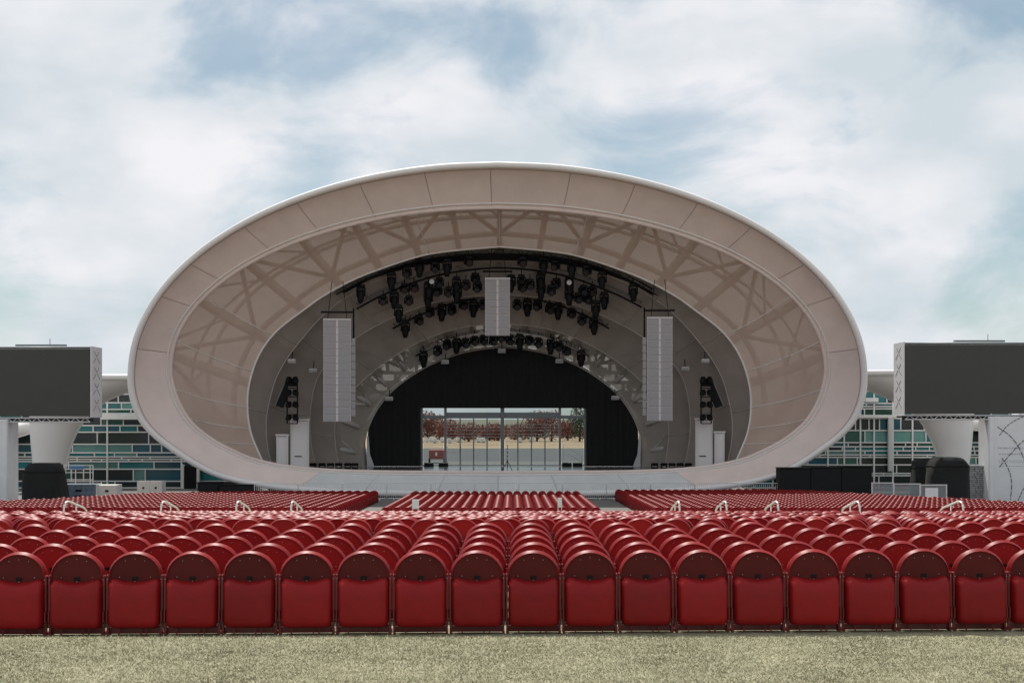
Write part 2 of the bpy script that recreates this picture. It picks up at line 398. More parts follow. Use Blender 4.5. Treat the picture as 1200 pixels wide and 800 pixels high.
# outer skin behind, and the steel between
def scale_c(c, s, cx=CX, cy=470): return [(cx + (x - cx) * s, cy + (y - cy) * s) for x, y in c]
R0u = cut(R0, 553)
S0 = ang3(R0u, D0 + .1, 161, 1.0); S1 = ang3(scale_c(R0u, .955), 102.5, 161, .6); S2 = ang3(scale_c(R0u, .80), 108.5, 161); S3 = ang3(scale_c(R6, 1.30, 589), 112.6, 161); S4 = ang3(scale_c(R6, 1.04, 589), 113.2, 161)
sk = []
for A, B, st in ((S0, S1, 3), (S1, S2, 4), (S2, S3, 3), (S3, S4, 2)): sk += loft(A, B, st, .1, CEN)[(1 if sk else 0):]
sbuild(MB().grid(sk), 'outer_skin', M['skin'])
def out(p, k): return p + Vector((p.x - CEN[0], 0, p.z - CEN[1])).normalized() * k
I1, I2, I4, I6 = ang3(R1u, D1 + .6, 161, 1.0), ang3(R2, D2 + .5, 161), ang3(R4, D4 + .5, 161), ang3(R6, D6 - .6, 161)
us = list(range(8, 160, 9))
for q, u in enumerate(us):
    mb = MB()
    inner = [out(I1[u], .8), out(I1[u].lerp(I2[u], .5), 1.2), out(I2[u], .9), out(I2[u].lerp(I4[u], .5), .9), out(I4[u], .9), out(I4[u].lerp(I6[u], .5), .8), out(I6[u], .8)]
    outer = [S0[u].lerp(S1[u], .6), S1[u], S1[u].lerp(S2[u], .5), S2[u], S2[u].lerp(S3[u], .4), S2[u].lerp(S3[u], .8), S3[u]]
    outer = [out(p, -.3) for p in outer]
    mb.tube(inner, .20, 6); mb.tube(outer, .16, 6)
    for a in range(6): mb.tube([inner[a], outer[a]], .09, 5); mb.tube([inner[a + 1], outer[a]], .09, 5)
    sbuild(mb, 'truss_rib', M['steel'])
    if q + 1 < len(us):
        u2 = us[q + 1]; mb = MB()
        mb.tube([inner[0], out(I2[u2], .9)] if q % 2 else [inner[2], out(I1[u2], .8)], .15, 5)
        mb.tube([inner[4], out(I6[u2], .8)] if q % 2 else [inner[6], out(I4[u2], .9)], .10, 5)
        mb.tube([outer[1], out(S2[u2], -.3)], .10, 5)
        sbuild(mb, 'cross_brace', M['steel'])
for A, k_, r_ in ((I1, .8, .16), (I2, .9, .2), (I4, .9, .16), (S1, -.3, .16), (S2, -.3, .16)):
    sbuild(MB().tube([out(p, k_) for p in A[4:157]], r_, 6), 'hoop_beam', M['steel'])
mid = [out(a.lerp(b, .5), 1.2) for a, b in zip(I1, I2)]
for s_ in range(0, 1):
    sbuild(MB().tube(mid[8:153], .1, 5), 'hoop_beam', M['steel'])

# dark lens-shaped lighting slot at the top, between second ring edge and arc
slot_lo = catmull([(394, 346), (430, 327), (480, 308.5), (530, 300), (583, 297.5), (636, 300), (688, 309), (735, 327), (771, 347)], 6)
slot_hi = catmull([(394, 346), (430, 329), (480, 314), (530, 307), (583, 305), (636, 307), (688, 315), (735, 330), (771, 347)], 6)
mb = MB(); mb.grid([[at(p.x, p.y, 102.9) for p in slot_lo], [at(p.x, p.y, 103.9) for p in slot_hi]]); mb.grid([[at(p.x, p.y, 102.95) for p in slot_lo], [at(p.x, p.y - 1.4, 103.0) for p in slot_lo]])
sbuild(mb, 'lighting_slot', M['black'])
# white strip standing in for the bright sky gap behind the rear arc
g_hi = catmull([(487, 415), (520, 400), (550, 392), (587, 388), (625, 392), (655, 400), (689, 416)], 6)
g_lo = catmull([(487, 416), (520, 405), (550, 398.5), (587, 395), (625, 398.5), (655, 405), (689, 417)], 6)
mb = MB(); mb.grid([[at(p.x, p.y, 110.0) for p in g_hi], [at(p.x, p.y, 110.6) for p in g_lo]])
sbuild(mb, 'bright_gap_strip', M['white'])

# ------------------------------------------------------------------ stage
ZS = -1.655
stage = thing('stage', 'wide glossy dark stage floor inside the white shell', 'stage', (CEN[0], 105, -3.25))
def gbuild(root, mb, name, m, **kw):
    o = Vector(root.location); mb.v = [tuple(Vector(v) - o) for v in mb.v]; return mb.build(name, m, root, **kw)
front = [P1[i] for i in range(NU) if resample(R1, NU)[i][1] > 544]
fl = sorted([(p.x, p.y + .12) for p in front if p.x < CEN[0]], key=lambda t: t[0]) + sorted([(p.x, p.y + .12) for p in front if p.x >= CEN[0]], key=lambda t: t[0])
fl = [(x, y) for x, y in fl]
poly = fl + [(fl[-1][0], 113.1), (fl[0][0], 113.1)]
gbuild(stage, MB().prism(poly, 'z', ZS - .3, ZS), 'deck', M['deck'])
gbuild(stage, MB().box((CEN[0], 106.5, (ZS - .3 - 3.25) / 2), (30, 12.6, ZS - .3 + 3.25)), 'substructure', M['black'])

# black backdrop drape with the door opening
drape = thing('backdrop_drape', 'huge black drape closing the back of the shell around the glass doors', 'drape', (at(589, 546, 112).x, 112.1, ZS))
DOOR = (493, 687, 478)
r6 = R6
def r6top(px):
    xs = [p[0] for p in r6]; c = min(range(len(r6)), key=lambda i: abs(r6[i][0] - px) + (50 if r6[i][1] > 540 else 0)); return r6[c][1]
def drape_part(x0, x1, ybot, nm):
    n = max(4, int((x1 - x0) / 1.5)); rows = [[], [], []]
    for i in range(n + 1):
        px = x0 + (x1 - x0) * i / n; yt = r6top(px) - 2; dd = 112.15 + .06 * math.sin(i * 1.3) + .03 * math.sin(i * .47)
        zt, zb = at(px, yt, dd).z, (ZS + .01 if ybot is None else at(px, ybot, dd).z)
        if zb > zt - .02: zt = zb + .02
        X = at(px, yt, dd).x
        for r, t in zip(rows, (0, .5, 1)): r.append((X, dd, zt + (zb - zt) * t))
    gbuild(drape, MB().grid(rows), nm, M['blackcloth'])
drape_part(427, DOOR[0], None, 'side_curtain'); drape_part(DOOR[0], DOOR[1], DOOR[2], 'header_curtain'); drape_part(DOOR[1], 752, None, 'side_curtain')

# glass door wall
DW = 112.8
dw = thing('glass_door_wall', 'grey framed wall of glass folding doors at the back of the stage', 'glass doors', (at(590, 546, DW).x, DW, ZS))
def dbar(x0, x1, y0, y1, nm, m='alu', dep=.14, dz=0.0):
    a, b = at(x0, y0, DW), at(x1, y1, DW); zb = b.z if y1 < 545 else ZS + .012
    return gbuild(dw, MB().cbox(((a.x + b.x) / 2, DW + dz, (a.z + zb) / 2), (abs(b.x - a.x), dep, abs(a.z - zb)), .015), nm, M[m])
for x0, x1 in ((493, 495.5), (520.5, 523.5), (586.5, 591), (654.5, 657.5), (684.5, 687.5)): dbar(x0, x1, 476, 546, 'post', dep=.24)
for x0, x1, yy in ((495.5, 520.5, 486.5), (523.5, 586.5, 483), (591, 654.5, 483), (657.5, 684.5, 486.5)):
    dbar(x0, x1, yy, yy + (4 if yy > 485 else 7), 'transom', dep=.2)
    w = dbar(x0, x1, 477, yy, 'transom_pane', 'glassdoor', .02)
    wide = x1 - x0 > 40; n = 4 if wide else 1; y0 = yy + (7 if wide else 4)
    dbar(x0, x1, 544.4, 546, 'bottom_rail', dep=.1)
    for i in range(n):
        a, b = x0 + (x1 - x0) * i / n, x0 + (x1 - x0) * (i + 1) / n
        if i: dbar(a - .7, a + .7, y0, 544.4, 'door_stile', dep=.1)
        dbar(a + .7, b - .7, y0, 544.4, 'door_pane', 'glassdoor', .02)
    if wide:
        for yy2 in (497, 500.5, 504, 508, 511.5): dbar(x0, x1, yy2, yy2 + .5, 'cable_rail', 'ltgrey', .02, .12)

# ------------------------------------------------------------------ seats
def arch_outline(w, z0, zs, zt, n=10):                    # rounded-top outline, CCW seen from the back
    pts = [(-w, z0)] + [(-w * math.cos(math.pi * k / n), zs + (zt - zs) * math.sin(math.pi * k / n)) for k in range(n + 1)] + [(w, z0)]
    return pts
def seat_meshes(lod):
    n = 14 if lod == 0 else 8
    out_ = {}
    # backrest: thick moulded shell with a proud rolled rim round the arch
    mb = MB(); o = arch_outline(.2395, .40, .482, .69, n); i = arch_outline(.220, .40, .484, .669, n)
    yb, yf = -.035, .035
    k = len(o)
    o3 = arch_outline(.2235, .40, .483, .673, n)
    o2 = arch_outline(.2345, .40, .482, .684, n)
    rows = [[(x, yb + .012, z) for x, z in i], [(x, yb - .008, z) for x, z in i], [(x, yb - .004, z) for x, z in o3], [(x, .0, z) for x, z in o2], [(x, .008, z) for x, z in o], [(x, yf - .012, z) for x, z in o], [(x, yf, z) for x, z in o2]]
    mb.grid(rows); mb.add([(x, yf, z) for x, z in o2], [tuple(range(k))[::-1]]); 
    out_['backrest'] = (mb, 'red')
    # cap in the recess (plate with a curved lower edge)
    mb = MB(); top = [(-.220 * math.cos(math.pi * a / n), .484 + .185 * math.sin(math.pi * a / n)) for a in range(n + 1)]
    lo = [(.220 * math.cos(math.pi * a / n), .455 - .026 * math.sin(math.pi * a / n)) for a in range(n + 1)]
    mb.add([(x, yb + .009, z) for x, z in top + lo], [tuple(range(2 * n + 2))[::-1]])
    out_['back_cap'] = (mb, 'redback')
    # lower panel: bulging rounded-rectangle shell, its top edge rolled like a shelf
    def rr(w, z0, z1, r0, r1, dip):
        pts = []; m = 3
        for cx, cz, r, a0 in ((-w + r0, z0 + r0, r0, 180), (w - r0, z0 + r0, r0, 270), (w - r1, z1 - r1, r1, 0), (-w + r1, z1 - r1, r1, 90)):
            for q in range(m + 1):
                a = R(a0 + 90 * q / m); pts.append((cx + r * math.cos(a), cz + r * math.sin(a)))
            if a0 == 0:
                for t in (.25, .5, .75): pts.append(((w - r1) + (-2 * (w - r1)) * t, z1 - dip * math.sin(math.pi * t)))
        return pts
    LP = [(rr(.222, .058, .466, .05, .045, .030), .0), (rr(.222, .058, .466, .05, .045, .030), -.040), (rr(.219, .060, .460, .05, .05, .032), -.075), (rr(.212, .066, .440, .05, .06, .036), -.115), (rr(.198, .080, .405, .05, .06, .034), -.140), (rr(.17, .105, .34, .05, .05, .02), -.150), (rr(.10, .15, .25, .04, .04, .006), -.153)]
    if lod: LP = [LP[0], LP[2], LP[4], LP[5]]
    mb = MB(); mb.grid([[(x, y, z) for x, z in P] for P, y in LP][::-1], closed=True)
    mb.add([(x, LP[-1][1], z) for x, z in LP[-1][0]], [tuple(range(len(LP[-1][0])))[::-1]], True)
    out_['lower_panel'] = (mb, 'red')
    # folded seat pan on the far side
    mb = MB(); mb.cbox((0, .085, .30), (.40, .06, .40), .02); out_['seat_pan'] = (mb, 'red')
    # side frame, pivot and feet
    mb = MB()
    for s in (-1, 1):
        mb.box((s * .2365, -.02, .28), (.016, .05, .42)); mb.cbox((s * .2365, -.02, .488), (.024, .06, .022), .008)
        if lod == 0: mb.cbox((s * .236, -.045, .155), (.022, .05, .10), .006); mb.box((s * .232, -.02, .05), (.02, .03, .10)); mb.box((s * .225, .16, .05), (.02, .02, .10)); mb.box((s * .232, .05, .016), (.02, .26, .016))
    mb.box((0, .12, .055), (.44, .018, .018)); mb.box((0, .02, .034), (.46, .03, .05))
    if lod == 0:
        mb.box((.06, -.06, .02), (.012, .012, .08)); mb.box((.11, -.06, .02), (.012, .012, .08)); mb.box((-.13, -.06, .02), (.012, .012, .08))
    out_['side_frame'] = (mb, 'redframe')
    if lod == 0:
        out_['number_plate'] = (MB().cbox((0, yb + .004, .468), (.050, .012, .026), .003), 'black')
        mb = MB()
        for x, z in ((0, .628), (-.085, .612), (.085, .612), (-.135, .478), (.135, .478), (0, .443), (-.232, .462), (.232, .462), (.232, .10)):
            yy = yb + .005 if abs(x) < .2 else -.055
            mb.cbox((x, yy, z), (.009, .010, .009), .003)
        out_['screws'] = (mb, 'screw')
    for mb_, _ in out_.values(): mb_.v = [(x, y, z * 1.06) for x, y, z in mb_.v]
    return out_
SEAT0 = {k: v[0].mesh('seat_' + k, M[v[1]]) for k, v in seat_meshes(0).items()}
CAPROW1 = SEAT0['back_cap'].copy(); CAPROW1.materials.clear(); CAPROW1.materials.append(M['redcap'])  # front row: same cap mesh in a darker red
HIDDEN_FAR = ('number_plate', 'screws')
LOW = seat_meshes(1)
ROT = R(2.3)
def inview(px, d): return -330 < px < 1530
def inframe(s): return -45 < 600 + FPX * s[0] / s[1] < 1245
seats = []                                        # (x, d, rotation, row label index)
for k in range(5):                                # first block along the lawn
    d0 = 13.62 + .9 * k
    for i in range(-40, 41):
        u = (i + .5) * .5 - .06 + (.02 if k else 0); x = u * math.cos(ROT); y = d0 + u * math.sin(ROT)
        if inview(600 + FPX * x / y, y): seats.append((x, y, ROT, k))
row = 5; d = 21.6
rails_x = [-14.3, -11.2, -8.8, -7.05, 5.35, 6.85, 8.5, 11.1, 14.4]
while d < 42.5:
    rr_ = R(1.2)
    sh = (0, .10, .25, .12, .33, .05, .2)[row % 7]
    for i in range(-60, 61):
        u = (i + .5) * .5 + sh; x = u * math.cos(rr_); y = d + u * math.sin(rr_)
        if not inview(600 + FPX * x / y, y): continue
        if 47 < d < 53.5 and min(abs(x - q) for q in rails_x) < .5: continue
        seats.append((x, y, rr_, row))
    d += .9 if row not in (14,) else 1.9; row += 1
def far_edge(px):                                 # how far towards the stage the side blocks reach
    P = [(-400, 66), (-100, 74), (0, 78), (60, 80.5), (120, 85), (190, 89.5), (300, 92.5), (441, 92.5), (442, 91.5), (724, 91.5), (725, 95), (900, 96), (960, 93), (1010, 88), (1060, 84.5), (1130, 80.5), (1200, 76.5), (1300, 73), (1600, 66)]
    for (a, ya), (b, yb) in zip(P, P[1:]):
        if px <= b: return ya + (yb - ya) * (px - a) / (b - a)
    return 70
d = 69.6; row = 100
while d < 97:
    for x0, x1 in ((-36, -8.05), (-5.95, 4.1), (6.35, 36)):
        x = x0 + .25
        while x < x1:
            px = 600 + FPX * x / d
            if inview(px, d) and d <= far_edge(px): seats.append((x, d, 0, row))
            x += .5
    d += .9; row += 1
seats.sort(key=lambda s: s[1])
ords = ['first', 'second', 'third', 'fourth', 'fifth', 'sixth', 'seventh', 'eighth', 'ninth', 'tenth', 'eleventh', 'twelfth', 'thirteenth']
near = sorted([s for s in seats if inframe(s)], key=lambda s: (s[3], s[0]))[:300]; nearset = set(near)
rest = [s for s in seats if s not in nearset]
for x, y, rz, k in near:
    if k == 0: lab = 'red folding seat with dark red back cap, in the row along the grass'
    elif k < 5: lab = 'red folding seat in the %s row from the grass, before the cross aisle' % ords[k]
    else: lab = 'red folding seat in the %s row behind the cross aisle, counted from the lawn side' % ords[k - 5]
    t = thing('folding_seat', lab, 'seat', (x, y, ground_z(y)), (R(random.uniform(-1.8, 1.8)), 0, rz + R(random.uniform(-2.2, 2.2))), 'red seats of the %s row from the lawn' % ords[k])
    cap = None
    for nm, me in SEAT0.items():
        if k > 3 and nm in HIDDEN_FAR: continue
        par = cap if nm in HIDDEN_FAR else t
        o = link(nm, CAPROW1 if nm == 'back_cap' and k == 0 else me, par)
        if nm == 'back_cap': cap = o
        if nm == 'screws': o['kind'] = 'stuff'
def merged_seats():
    mats_ = ['red', 'redback', 'redframe']; V, F, MI = [], [], []
    for nm in ('backrest', 'back_cap', 'lower_panel', 'seat_pan', 'side_frame'):
        mb, mm = LOW[nm]; b = len(V); V += mb.v
        for f in mb.f: F.append([i + b for i in f]); MI.append(mats_.index(mm))
    V = np.array(V); nf = len(F); ls = np.array([len(f) for f in F]); lv = np.concatenate([np.array(f) for f in F]); n = len(rest); nv = len(V)
    S = np.array([(x, y, ground_z(y), rz + R(random.uniform(-1.5, 1.5)), random.uniform(-.012, .012)) for x, y, rz, _ in rest])
    c, s_ = np.cos(S[:, 3])[:, None], np.sin(S[:, 3])[:, None]
    W = np.empty((n, nv, 3)); yv = V[None, :, 1] + V[None, :, 2] * S[:, 4][:, None] * 2
    W[:, :, 0] = V[None, :, 0] * c - yv * s_ + S[:, 0][:, None]; W[:, :, 1] = V[None, :, 0] * s_ + yv * c + S[:, 1][:, None]; W[:, :, 2] = V[None, :, 2] + S[:, 2][:, None]
    me = bpy.data.meshes.new('seats_beyond'); me.vertices.add(n * nv); me.vertices.foreach_set('co', W.ravel())
    LV = (lv[None, :] + (np.arange(n) * nv)[:, None]).ravel().astype(np.int32); me.loops.add(len(LV)); me.loops.foreach_set('vertex_index', LV)
    me.polygons.add(n * nf); st = np.r_[0, np.cumsum(np.tile(ls, n))[:-1]].astype(np.int32); me.polygons.foreach_set('loop_start', st)
    me.polygons.foreach_set('material_index', np.tile(np.array(MI, dtype=np.int32), n)); 
    sm = []
    for nm in ('backrest', 'back_cap', 'lower_panel', 'seat_pan', 'side_frame'): sm += LOW[nm][0].sm
    me.polygons.foreach_set('use_smooth', np.tile(np.array(sm, dtype=bool), n))
    for m_ in mats_: me.materials.append(M[m_])
    me.update(); me.validate()
    link('distant_seats', me, None, kind='stuff', label='thousands of red seats filling the slope down to the stage', category='seats')
merged_seats()

# handrails on the steps between the blocks
for x in rails_x:
    y0 = 49.0; side = 1 if x > 0 else -1; g0, g1 = ground_z(y0), ground_z(y0 + 2.8)
    t = thing('handrail', 'white bent tube handrail sloping down the steps %s the centre aisle' % ('right of' if x > 0 else 'left of'), 'handrail', (x, y0, g0), group='white handrails between the seating blocks')
    pts = [(0, 0, 0), (0, .0, .66), (0, .03, .78), (0, .10, .88), (0, .22, .94), (0, .40, .96), (0, .65, .94), (0, 2.3, .80 + (g1 - g0)), (0, 2.6, .70 + g1 - g0), (0, 2.7, .5 + g1 - g0), (0, 2.7, g1 - g0)]
    MB().tube(pts, .030, 8).build('rail_tube', M['mull'], t)
    MB().tube([(0, 1.4, .865 + (g1 - g0) * .5), (0, 1.4, (g1 - g0) * .5)], .02, 6).build('mid_post', M['mull'], t)
for px, py, w in ((487, 590.5, 8), (656, 588.5, 5)):
    D = 68; p = at(px, py, D)
    t = thing('aisle_sign', 'small white sign panel at the %s corner of the centre seats' % ('left' if px < 600 else 'right'), 'sign', (p.x, D, ground_z(D)))
    MB().cbox((0, 0, p.z - ground_z(D)), (w * D / FPX, .05, .42), .01).build('panel', M['mull'], t)
    for s in (-1, 1): MB().box((s * w * D / FPX * .4, 0, (p.z - ground_z(D) - .2) / 2), (.03, .03, p.z - ground_z(D) - .2)).build('leg', M['mull'], t)

# crowd barriers along the stage front
def barrier_meshes(w, h=.98):
    mb = MB(); r = .10; pts = []
    for cx, cz, a0 in ((w / 2 - r, h - r, 0), (-w / 2 + r, h - r, 90)):
        for q in range(4): a = R(a0 + 30 * q); pts.append((cx + r * math.cos(a), 0, cz + r * math.sin(a)))
    mb.tube([(w / 2, 0, .1)] + pts + [(-w / 2, 0, .1), (w / 2, 0, .1)], .03, 6)
    b = MB()
    n = 22
    for i in range(1, n): b.box((-w / 2 + w * i / n, 0, h / 2 + .02), (.020, .020, h - .16))
    f = MB(); f.box((-w * .35, 0, .05), (.05, .5, .1)); f.box((w * .35, 0, .05), (.05, .5, .1))
    return mb.mesh('barrier_frame', M['mull']), b.mesh('barrier_bars', M['mull']), f.mesh('barrier_feet', M['ltgrey'])
D_B = 96.2; bw = 51.5 * D_B / FPX
BM = barrier_meshes(bw - .06, 1.06)
x = at(299, 580, D_B).x + bw / 2
for i in range(12):
    lab = 'white crowd control barrier at the far left end of the stage front' if i == 0 else ('white crowd control barrier at the far right end of the stage front' if i == 11 else 'white crowd control barrier standing along the grey stage front')
    lab = 'white metal crowd control barrier standing along the stage front'
    t = thing('crowd_barrier', lab, 'barrier', (x, D_B - .6 * abs(i - 5.5) / 5.5 + .2, ground_z(D_B)), group='crowd barriers along the stage front')
    link('frame', BM[0], t); link('bars', BM[1], t, kind='stuff'); link('feet', BM[2], t)
    x += bw

# ------------------------------------------------------------------ lighting arcs and fixtures
def lamp_meshes():
    d = {}
    d['spot'] = [('base', MB().cbox((0, 0, -.11), (.42, .34, .22), .03).mesh('lamp_base', M['black']), None),
        ('yoke', MB().cbox((-.24, 0, -.42), (.07, .16, .55), .02).cbox((.24, 0, -.42), (.07, .16, .55), .02).cbox((0, 0, -.20), (.5, .18, .08), .02).mesh('lamp_yoke', M['black']), None),
        ('head', MB().tube([(0, 0, -.28), (0, 0, -.34), (0, -.01, -.55), (0, -.02, -.80), (0, -.03, -.98), (0, -.03, -1.08)], [.12, .19, .215, .20, .16, .11], 10).mesh('lamp_head', M['black']), None)]
    d['wash'] = [('base', MB().cbox((0, 0, -.10), (.40, .32, .20), .03).mesh('lamp_base', M['black']), None),
        ('yoke', MB().cbox((-.25, 0, -.34), (.06, .16, .40), .02).cbox((.25, 0, -.34), (.06, .16, .40), .02).cbox((0, 0, -.19), (.5, .16, .06), .02).mesh('lamp_yoke', M['black']), None),
        ('head', MB().tube([(0, .2, -.34), (0, .12, -.36), (0, -.08, -.44), (0, -.20, -.50)], [.12, .20, .225, .20], 12).mesh('lamp_head', M['black']), None),
        ('lens', MB().tube([(0, -.20, -.50), (0, -.215, -.507)], [.175, .165], 12).mesh('lamp_lens', M['lampglass']), 'head')]
    return d
LM = lamp_meshes()
def fixture(kind, px, py, D, arc, size=1.0):
    p = at(px, py, D)
    hang = .62 if kind == 'spot' else .42
    ov = ('black tall moving head spotlight' if kind == 'spot' else 'black squat wash light')
    t = thing('stage_light', '%s hanging from the %s lighting arc' % (ov, arc), 'stage light', (p.x, p.y, p.z + hang * size), (0, 0, R(random.uniform(-25, 25))), 'stage lights on the %s arc' % arc)
    t.scale = (size, size, size); parts = {}
    for nm, me, par in LM[kind]:
        o = link(nm, me, parts.get(par, t)); parts[nm] = o
        if nm == 'head': o.rotation_euler = (R(random.uniform(-9, 9)), 0, 0)
    # clamp rod up to the pipe
    MB().tube([(0, 0, 0), (0, 0, .28)], .03, 5).build('clamp', M['black'], t)
ARCS = {'front': (103.6, [(402, 343), (440, 324), (490, 308), (540, 300.5), (585, 298), (632, 301), (684, 310), (732, 327), (765, 345)]),
        'second': (105.2, [(418, 362), (450, 345), (500, 326), (545, 317), (585, 314), (627, 317), (672, 326), (720, 344), (752, 360)]),
        'third': (107.6, [(460, 385), (490, 370), (525, 357), (560, 349), (587, 347), (616, 349), (652, 357), (686, 370), (714, 385)]),
        'rear': (110.4, [(487, 417), (510, 406), (540, 397), (587, 391), (635, 397), (664, 406), (690, 417)])}
for nm, (D, P) in ARCS.items():
    t = thing('lighting_arc', 'curved black lighting pipe, the %s of four arcs under the shell roof' % nm, 'lighting truss', at(585, 320, D))
    c = [at(p.x, p.y, D) for p in catmull(P, 5)]
    o = Vector(t.location)
    MB().tube([p - o for p in c], .07, 6).build('lower_pipe', M['black'], t)
    MB().tube([p - o + Vector((0, .25, .38)) for p in c], .055, 6).build('upper_pipe', M['black' if nm != 'second' else 'alu'], t)
    mb = MB()
    for i in range(0, len(c) - 1):
        a, b = (c[i], c[i + 1] + Vector((0, .25, .38))) if i % 2 else (c[i] + Vector((0, .25, .38)), c[i + 1])
        mb.tube([a - o, b - o], .028, 4)
    mb.build('lacing', M['alu' if nm in ('second', 'rear') else 'black'], t)
    mb = MB()
    for i in range(2, len(c) - 1, 6): mb.tube([c[i] - o + Vector((0, .1, .3)), c[i] - o + Vector((0, .3, 1.6))], .025, 4)
    mb.build('hangers', M['black'], t)
LIST = {
 'front': ([(423, 346), (459, 331), (491.5, 316), (524, 315), (637, 313), (670, 317), (705.6, 330), (742, 344)], [(477, 321), (510, 315), (549, 308), (612, 309), (651, 313), (688, 319)]),
 'second': ([(462, 353), (467, 369), (502, 342), (502, 352), (535, 336), (536, 347), (599, 334), (633.6, 331), (634, 342), (667, 337), (667, 349), (708, 354), (698, 364)],
            [(474, 340), (485, 339), (515, 333), (525.6, 344), (513, 343), (546, 336), (559.6, 338), (557, 328), (449, 354), (479, 354), (611, 330), (612, 338), (621, 335), (646, 342), (652, 334), (684, 342), (678, 351), (689, 352), (694, 343)]),
 'third': ([(475, 387), (518, 368), (555, 363), (618, 362), (654, 366), (695.6, 384)], [(491, 377), (504, 368), (529.6, 365), (543, 359), (566, 359), (606, 359), (630, 360), (644, 364), (669.6, 369), (682, 377)]),
 'rear': ([(496, 422), (535, 406), (609, 402), (645.6, 407), (681, 421)], [(513, 413), (524, 406), (545.6, 404), (556, 401), (567, 400), (578, 401), (588, 397), (598, 400), (620, 400), (631, 403), (655, 407), (664, 413)])}
for nm, (sp, ws) in LIST.items():
    D = ARCS[nm][0] - .15
    for x, y in sp: fixture('spot', x, y, D, nm, 1.15)
    for x, y in ws: fixture('wash', x, y, D + random.uniform(-.2, .2), nm, 1.15)
# small bright followspot lenses
for px, py in ((506, 330), (667, 331)):
    p = at(px, py, 104.6); t = thing('round_floodlight', 'small flood light with a pale lens among the %s lamps' % ('left' if px < 583 else 'right'), 'stage light', p)
    MB().tube([(0, .35, .05), (0, .1, 0), (0, -.05, 0)], [.1, .2, .22], 10).build('housing', M['black'], t)
    MB().tube([(0, -.05, 0), (0, -.08, 0)], [.19, .16], 10).build('lens', M['lens'], t)

# ------------------------------------------------------------------ line array loudspeakers
def line_array(x0, x1, y0, y1, D, n, lab, side):
    a, b = at(x0, y0, D), at(x1, y1, D); w = b.x - a.x; h = a.z - b.z; ch = h / n
    t = thing('line_array', lab, 'loudspeaker', ((a.x + b.x) / 2, D, b.z), (0, 0, R(side * -4)))
    body = MB().cbox((0, .35, ch / 2), (w, .6, ch - .008), .006).mesh('cabinet', M['cabinet'])
    gr = MB().cbox((0, .04, ch / 2), (w * .43, .05, ch - .05), .01).mesh('grille', M['grille'])
    hn = MB().cbox((0, .035, ch / 2), (w * .09, .07, ch - .05), .012).cbox((0, -.005, ch * .8), (w * .05, .02, .06), .004).mesh('horn_strip', M['cabinet'])
    for i in range(n):
        c = link('cabinet', body, t, (0, .012 * (n - i) * .3, i * ch))
        link('grille', gr, c, (-w * .265, 0, 0)); link('grille', gr, c, (w * .265, 0, 0)); link('horn_strip', hn, c)
    MB().cbox((0, .35, h + .05), (w * 1.02, .7, .1), .01).build('fly_frame', M['cabinet'], t)
    mb = MB()
    for sx in (-1, 1): mb.tube([(sx * w * .35, .35, h + .1), (sx * w * .2, .5, h + 2.6)], .025, 5)
    mb.tube([(-w * .6, .4, h + .55), (w * .6, .4, h + .55)], .07, 6)
    mb.build('rigging', M['black'], t)
    return t
line_array(379, 411, 375, 494, 101.2, 14, 'tall grey line array loudspeaker hanging left of the stage', -1)
line_array(568.5, 597.5, 327, 393, 103.0, 8, 'short grey line array loudspeaker hanging over centre stage', 0)
line_array(758.5, 788, 373, 493, 101.2, 14, 'tall grey line array loudspeaker hanging right of the stage', 1)
for x0, x1, yy0, yy1, s in ((411.5, 416, 396, 488, 'left'), (753.5, 757.5, 395, 487, 'right')):
    a, b = at(x0, yy0, 103.2), at(x1, yy1, 103.2); t = thing('subwoofer_column', 'narrow grey speaker column behind the %s line array' % s, 'loudspeaker', ((a.x + b.x) / 2, 103.2, b.z)); h = a.z - b.z
    bx = MB().cbox((0, .3, h / 20), (b.x - a.x, .6, h / 10 - .03), .02).mesh('cabinet', M['ltgrey'])
    for i in range(10): link('cabinet', bx, t, (0, 0, i * h / 10))
    MB().tube([(0, .3, h), (0, .3, h + 2.0)], .06, 5).build('rigging', M['black'], t)

